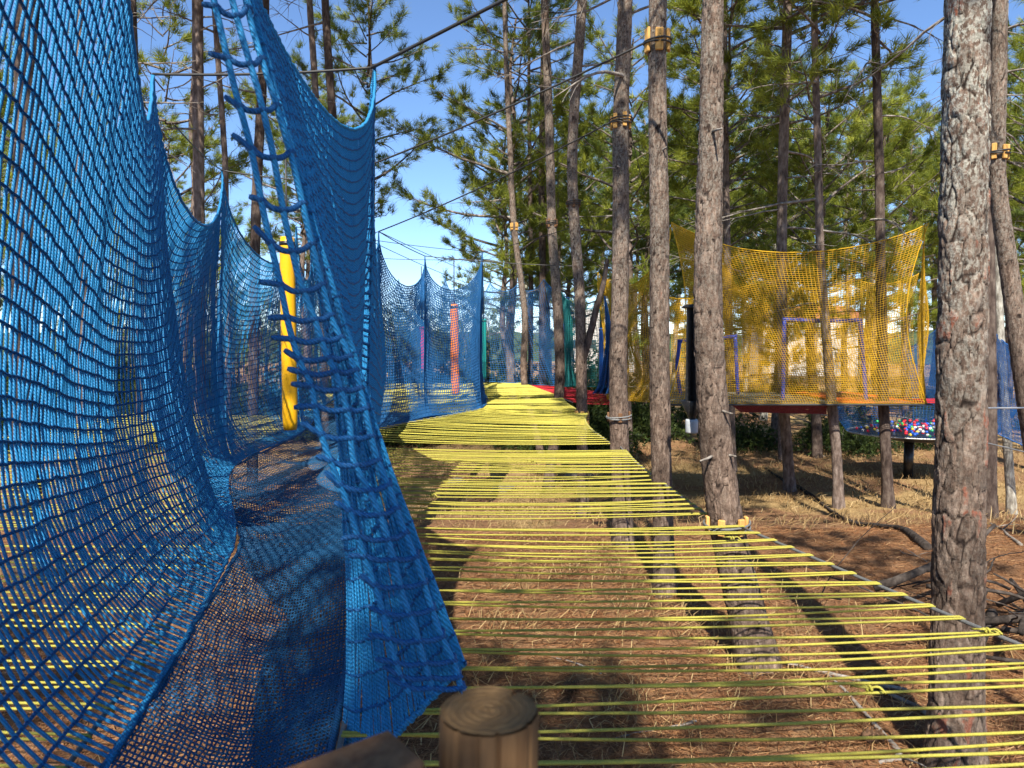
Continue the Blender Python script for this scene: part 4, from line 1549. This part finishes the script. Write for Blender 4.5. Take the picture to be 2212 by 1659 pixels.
k4, r4 = collar('wooden block collar on the straight trunk near the top edge', T['four'], zat(1420, 92, d4), 5, .20, 2, wd=.07, phase=.6)
k3, r3 = collar('upright block collar high on the trunk left of the yellow net', T['three'], zat(1338, 264, d3), 6, .17, 3, phase=.3)
collar('block collar on the curved trunk at the right edge', T['r2'], zat(2150, 330, 8.2), 6, .17, 2, phase=.2)
collar('block collar on the grey leaning trunk at deck height', T['five'], zat(1562, 1132, d5) + .0, 6, .13, 2, dark=False, phase=.5)
collar('small block collar on the thin crooked trunk', T['zero'], zat(1108, 490, d0), 5, .22, 1, wd=.06)
collar('dark collar on the brown trunk at the far deck corner', T['one'], zat(1190, 482, d1), 5, .2, 3, 'beam')
collar('dark collar halfway up the slender forked trunk', T['two'], zat(1238, 440, d2), 4, .14, 3, 'beam')
collar('block collar on the forked trunk just below the deck', T['two'], DECK - .12, 6, .24, 3, wd=.07)
collar('steel cable collar on the trunk left of the yellow net at deck level', T['three'], zat(1338, 900, d3), 4, .12, 2, 'beam', False)

# limb forking from the forked trunk
c2, rr2 = at_z(T['two'], zat(1255, 790, d2))
V, F = tubes(spline([c2, P(1275, 720, d2 - .1), P(1290, 660, d2 - .2), P(1303, 615, d2 - .2), P(1312, 560, d2 - .2)], 14) - np.array(T['two'][0].location), np.linspace(.075, .04, 14), 10)
MB().add(V, F).build('limb', M['bark_dark'], T['two'][0])


def cable(label, a, b, r=.008, sag=.02, mat='steel_dark', n=24):
    root = np.asarray(a, float)
    V, F = tubes(line(a, b, n, sag) - root, r, 6, True)
    o = MB().add(V, F).build('overhead_cable', M[mat], None, loc=tuple(root))
    return tag(o, label, 'cable')


L1, L2, L3 = LW[2][1], LW[3][1], LW[4][1]
R1, R1b, R2 = RW[1][1], RW[2][1], RW[3][1]
C3, C4 = RC[1][1], RC[2][1]
cable('level cable between the first peaks of the two blue walls', L1, R1, .009, .02)
cable('thick cable rising from the tall blue peak to the top edge', R1, P(1100, -6, 4.2) + (P(1100, -6, 4.2) - R1) * .5, .011, .0)
cable('cable from the top collar down to the hidden blue peak', k4 + [-r4 - .03, 0, 0], R1b, .010, .05)
cable('cable from the upright block collar to the second blue peak', k3 + [-r3 - .03, 0, 0], R2, .010, .06)
cable('cable joining the second peaks of the two blue walls', L2, R1b, .008, .02)
cable('cable running along the left wall from first to second peak', L1 + np.array([0, .3, -.25]), L2, .006, .03)
cable('cable going down right from the upright block collar', k3 + [.1, 0, 0], P(1395, 420, 11.5), .006, .02)
cable('cable between second and third peak of the chamber net', R2, C3, .008, .02)
cable('cable from third peak level towards the forked trunk', C3, at_z(T['two'], C3[2] - .2)[0], .008, .03)
cable('cable from the chamber corner peak to the forked trunk', C4, at_z(T['two'], C4[2] + .3)[0], .007, .02)
cable('cable from the third left peak to the chamber corner', L3, C4, .006, .05)
cable('cable crossing low behind the chamber from the left', np.array(LW[5][1]), P(1060, 560, 16), .007, .06)
cable('cable crossing the chamber to the back corner', R2, (-.8, 20, TZ - .1), .006, .03)
cable('cable from the second blue peak to the left wall', R2, LW[5][1], .006, .03)
cable('thin cable above the chamber sloping towards the far net', P(800, 520, 12), P(1036, 620, 20), .006, .05)
cable('pale steel cable level behind the thick lichen trunk', P(2060, 882, 5.0), P(2260, 881, 5.0), .007, .0, 'steel')
cable('pale steel cable sloping low at the right edge', P(2090, 947, 8.0), P(2250, 985, 7.2), .008, .0, 'steel')
cable('grey cable tying the near deck to the grey leaning trunk', (1.62, 4.98, DECK), at_z(T['five'], DECK)[0] + [.0, -.05, 0], .009, 0, 'grey_rope')
cable('grey cable between the deck and the trunk left of the yellow net', atz(1352, 975), at_z(T['three'], DECK)[0], .009, .02, 'grey_rope')

# ================================================================== INSECT TRAP, POST, BEAM
tp0, tp1 = P(1487, 660, d5 + .35), P(1494, 935, d5 + .35)
trap = empty('insect_trap', tuple(tp1))
th_ = tp0[2] - tp1[2]
def lathe(prof, k=28):
    p = np.array(prof, float)
    a = np.arange(k) * 2 * pi / k
    V = np.stack([p[:, None, 0] * np.cos(a)[None], p[:, None, 0] * np.sin(a)[None], np.broadcast_to(p[:, None, 1], (len(p), k))], -1)
    i = np.arange(len(p) * k).reshape(len(p), k)
    F = np.stack([i[:-1], np.roll(i[:-1], -1, 1), np.roll(i[1:], -1, 1), i[1:]], -1).reshape(-1, 4)
    return V.reshape(-1, 3), F
V, F = lathe([(.001, th_ + .012), (.06, th_ + .008), (.085, th_ - .008), (.085, th_ - .02), (.06, th_ - .022), (.001, th_ - .022)])
MB().add(V, F).build('lid', M['black'], trap)
for a in (.5, .5 + pi / 2):
    V, F = box(0, 0, (th_ - .02 + .24) / 2, .135, .006, th_ - .02 - .24, .002)
    MB().add(rotz(V, a), F).build('vane', M['black'], trap, False)
V, F = lathe([(.085, .25), (.088, .245), (.03, .12), (.028, .09), (.024, .09), (.026, .12), (.08, .245), (.085, .25)])
MB().add(V, F).build('funnel', M['black'], trap)
V, F = lathe([(.001, 0), (.045, 0), (.048, .01), (.048, .09), (.044, .105), (.001, .105)])
MB().add(V, F).build('collecting_cup', M['grey_plastic'], trap)
hk, hr = at_z(T['five'], tp0[2] + .28)
V, F = tubes(line((0, 0, th_), hk - tp1, 8), .003, 5, True)
MB().add(V, F).build('hanging_wire', M['steel'], trap)
tag(trap, 'black cross vane insect trap with pale cup behind the leaning trunk', 'insect trap')

# foreground post
pp = P(1055, 1535, .86)
post = empty('wooden_post', (pp[0], pp[1], float(ground(pp[0], pp[1]))))
hp = pp[2] - post.location[2]
k = 144
a = np.arange(k) * 2 * pi / k
rp_ = .0605 * (1 + .012 * np.sin(a * 2 + 1) + .01 * np.sin(a * 5))
for a0, w0_, dp in ((.95, .05, .012), (-1.35, .035, .006), (-2.2, .03, .005), (-.6, .03, .004), (2.3, .04, .006), (-1.75, .02, .003)):
    rp_ -= dp * np.exp(-((np.angle(np.exp(1j * (a - a0)))) / w0_) ** 2)
rp_ += np.random.default_rng(4).normal(0, .0003, k)
lev = [(1.0, -.15), (1.0, hp * .5), (1.0, hp - .2), (1.0, hp - .08), (1.0, hp - .007), (.975, hp - .001)]
V = np.stack([np.stack([rp_ * s_ * np.cos(a) + .002 * sin(z * 9), rp_ * s_ * np.sin(a), np.full(k, z)], -1) for s_, z in lev])
i = np.arange(len(lev) * k).reshape(len(lev), k)
F = np.stack([i[:-1], np.roll(i[:-1], -1, 1), np.roll(i[1:], -1, 1), i[1:]], -1).reshape(-1, 4)
MB().add(V, F).build('shaft', M['post'], post)
sr_ = np.linspace(.975, .02, 16)
crk = np.exp(-((np.angle(np.exp(1j * (a - .95)))) / .035) ** 2)
crk2 = np.exp(-((np.angle(np.exp(1j * (a + 2.2)))) / .03) ** 2)
tv = [np.stack([rp_ * s_ * np.cos(a), rp_ * s_ * np.sin(a), hp + .0008 * np.sin(a * 3 + s_ * 9) + .0006 * np.sin(s_ * 60) - .008 * crk * min(1, s_ * 1.5) - .003 * crk2 * max(0, s_ - .5) + .001], -1) for s_ in sr_]
i = np.arange(16 * k).reshape(16, k)
F = np.stack([i[:-1], np.roll(i[:-1], -1, 1), np.roll(i[1:], -1, 1), i[1:]], -1).reshape(-1, 4)
MB().add(np.concatenate(tv), [F, i[-1].reshape(1, -1)]).build('sawn_top', M['post_top'], post)
tag(post, 'round wooden post with sawn top in the foreground', 'post')

bp = P(815, 1625, .80)
beam = empty('wooden_beam', (bp[0], bp[1], bp[2] - .05))
V, F = box(0, -.17, 0, .088, .42, .095, .006)
V = rotz(V, R(-52))
MB().add(V, F).build('timber', M['beam'], beam, False)
V, F = tubes(np.array([[-.02, -.02, -.04], [-.02, -.02, float(ground(bp[0], bp[1])) - bp[2]]]), .04, 16, True)
MB().add(V, F).build('support', M['post'], beam)
tag(beam, 'square reddish wooden beam end beside the foreground post', 'beam')

# ================================================================== THINGS ON THE GROUND
def stick(label, pa, pb, r, mat='dead', name='fallen_branch', twigs=0, lift=.0):
    a, b = G(*pa), G(*pb)
    n = 18
    pts = line(a, b, n)
    pts[:, 0] += np.interp(np.arange(n), np.linspace(0, n - 1, 5), rng.normal(0, .03, 5))
    pts[:, 2] = ground(pts[:, 0], pts[:, 1]) + r * .6 + lift
    root = empty(name, tuple(pts[0]))
    V, F = tubes(pts - pts[0], np.linspace(r, r * .5, n) * (1 + .12 * np.sin(np.arange(n) * 1.7)), 8, True)
    MB().add(V, F).build('wood', M[mat], root)
    for i in range(twigs):
        q = pts[random.randint(4, n - 2)]
        t_ = limb_path(q - pts[0], random.uniform(0, 6.28), random.uniform(.2, .5), random.uniform(.1, .7), -.4, 7)
        V, F = tubes(t_, np.linspace(r * .45, r * .15, 7), 5, True)
        MB().add(V, F).build('twig', M[mat], root)
    tag(root, label, name.replace('_', ' '))


stick('long pale fallen branch between leaning trunk and thick trunk', (1940, 1330 + 300), (1780, 1450), .016)
stick('fallen branch lying under the cords near the bottom right', (2085, 1600), (1890, 1480), .022)
stick('thin fallen branch crossing below the leaning trunk', (1960, 1500), (1640, 1425), .018)
stick('short broken branch on the litter at the bottom', (1960, 1640), (1890, 1655), .02, twigs=1)
stick('dark root branch standing in for the shadowed gully behind the trunks', (2010, 1190), (1760, 1080), .05, 'brush', twigs=2)  # dark branch added along the gully, in place of its shadow
stick('dark fallen log at the slope left of the goal court trees', (1760, 1080), (1650, 1010), .05, 'brush', twigs=1)
stick('wiry pale branch lying right of the grey cable', (2005, 1215), (1940, 1190), .008, 'dead', twigs=3)
stick('pale dead branch beside the brush pile', (2205, 1180), (2130, 1130), .02, 'dead', twigs=3)
stick('thin stick on the ground left of the foreground cords', (1500, 1560), (1330, 1600), .010)
stick('small stick under the cords by the post', (1290, 1460), (1200, 1420), .009)

bc = G(2195, 1420)
pile = empty('brush_pile', tuple(bc))
pr_ = random.Random(4)
for i in range(46):
    a = pr_.uniform(0, 6.28)
    p0 = np.array([pr_.gauss(.25, .5), pr_.gauss(.3, .45), pr_.uniform(0, .35)])
    t_ = limb_path(p0, a, pr_.uniform(.5, 1.5), pr_.uniform(-.15, .7), pr_.uniform(-.8, .2), 9, pr_)
    t_[:, 2] = np.maximum(t_[:, 2], .01)
    r0 = pr_.uniform(.006, .03) if i > 6 else .045
    V, F = tubes(t_, np.linspace(r0, r0 * .35, 9), 6, True)
    MB().add(V, F).build('branch', M['brush'], pile)
tag(pile, 'heap of dark dead branches at the right edge', 'brush pile')


def pine_cone(label, px, py, s=1.0):
    c = G(px, py)
    root = empty('pine_cone', tuple(c))
    V, F = lathe([(.001, 0), (.018, .004), (.026, .03), (.022, .06), (.012, .085), (.001, .095)], 12)
    Rm = np.array([[0, 0, 1], [0, 1, 0], [-1, 0, 0]], float)
    V = V @ Rm.T + [0, 0, .03]
    MB().add(V * s, F).build('core', M['cone'], root)
    for i in range(44):
        a, h = i * 2.4, .008 + .08 * i / 44
        rr_ = .024 * (1 - abs(h - .035) / .07 * .6)
        p = np.array([rr_ * cos(a), rr_ * sin(a), h])
        d = np.array([cos(a), sin(a), .45])
        sd = np.array([-sin(a), cos(a), 0]) * .010
        sv = np.array([p - sd * .7, p + sd * .7, p + d * .016 + sd, p + d * .016 - sd, p + d * .017 + [0, 0, .005]])
        sv = sv @ Rm.T + [0, 0, .03]
        MB().add(sv * s, [np.array([[0, 1, 2, 3]]), np.array([[3, 2, 4]])]).build('scale', M['cone'], root, False)
    tag(root, label, 'pine cone')


pine_cone('pine cone lying just right of the foreground post', 1216, 1494, 1.25)
pine_cone('open pine cone on the litter near the bottom right', 1862, 1606, 1.3)


def stone(label, px, py, s, seed):
    c = G(px, py)
    bm = bmesh.new()
    bmesh.ops.create_icosphere(bm, subdivisions=3, radius=1)
    for v in bm.verts:
        n = 1 + .5 * (float(vnoise(np.array(v.co.x * 1.3 + seed), np.array(v.co.y * 1.3 + v.co.z, ), seed)) - .5) + .15 * (float(vnoise(np.array(v.co.x * 4 + seed), np.array(v.co.y * 4 + v.co.z * 3), seed)) - .5)
        v.co = v.co * n
        v.co.z *= .55
    me = bpy.data.meshes.new('stone')
    bm.to_mesh(me)
    bm.free()
    me.materials.append(M['stone'])
    for p_ in me.polygons:
        p_.use_smooth = True
    o = bpy.data.objects.new('stone', me)
    COL.objects.link(o)
    o.location = c + np.array([0, 0, s * .15])
    o.scale = (s, s * .8, s)
    tag(o, label, 'stone')


stone('grey stone seen through the second cord bay', 1085, 1060, .30, 3)
stone('dark flat stone left of the brown trunk under the cords', 1250, 1035, .34, 7)
stone('low brown stone under the far cords', 985, 1045, .22, 9)


# ================================================================== WOODED HILLS ON THE HORIZON
def hills():
    a = np.linspace(-1.25, 1.25, 420)
    rr = np.linspace(0, 1, 40)
    A, Q = np.meshgrid(a, rr)
    Rr = 170 + Q * 190
    H = 9 * np.sin(Q * pi * .5) * (.35 + .9 * vnoise(A * 3.2 + 4, Q * 0, 71)) - 3
    H += 2.6 * (vnoise(A * 90, Q * 34, 72) - .3) * (Q > .02) + 1.4 * (vnoise(A * 240, Q * 80, 73) - .3)
    V = np.stack([Rr * np.sin(A), Rr * np.cos(A), H], -1)
    n, m = A.shape
    i = np.arange(n * m).reshape(n, m)
    F = np.stack([i[:-1, :-1], i[:-1, 1:], i[1:, 1:], i[1:, :-1]], -1).reshape(-1, 4)
    o = MB().add(V, F).build('hill', M['hill'])
    o['kind'] = 'structure'


kh = NT('wooded_hill')
vh = kh.coord()
M['hill'] = kh.done(kh.ramp(kh.noise(vh, .25, 6, .7), [(.3, (.03, .05, .03)), (.55, (.08, .11, .055)), (.75, (.16, .17, .09))]), 1.0, kh.noise(vh, .6, 5), 1.0, .8, .0)
hills()

# ================================================================== HOUSES FAR BEHIND
def house(label, px, py, Y, w_, h_, roof=True):
    c = P(px, py, Y)
    gz = float(ground(c[0], Y))
    root = empty('house', (c[0], Y, gz))
    hh = c[2] - gz + h_
    V, F = box(0, 0, hh / 2, w_, w_ * .7, hh)
    MB().add(V, F).build('wall', M['house_white'], root, False)
    if roof:
        x, y, z = w_ / 2 + .4, w_ * .35 + .4, hh
        V = np.array([[-x, -y, z], [x, -y, z], [x, y, z], [-x, y, z], [-x, 0, z + 1.6], [x, 0, z + 1.6]])
        MB().add(V, [np.array([[0, 1, 5, 4], [2, 3, 4, 5], [3, 2, 1, 0]]), np.array([[0, 4, 3], [1, 2, 5]])]).build('roof', M['house_roof'], root, False)
    for i in range(int(w_ // 2.4)):
        for zz in (hh - 1.6, hh - 4.4):
            x = -w_ / 2 + 1.3 + i * 2.4
            V, F = box(x, -w_ * .35 - .02, zz, 1.0, .06, 1.3)
            f = MB().add(V, F).build('window', M['house_white'], root, False)
            V, F = box(x, -w_ * .35 - .06, zz, .8, .04, 1.1)
            MB().add(V, F).build('pane', M['house_glass'], f, False)
    tag(root, label, 'house')


house('white house seen far behind the teal net', 1288, 745, 95, 9, 4.5, False)
house('white house with red roof seen through the yellow net', 1725, 745, 85, 11, 3.0)
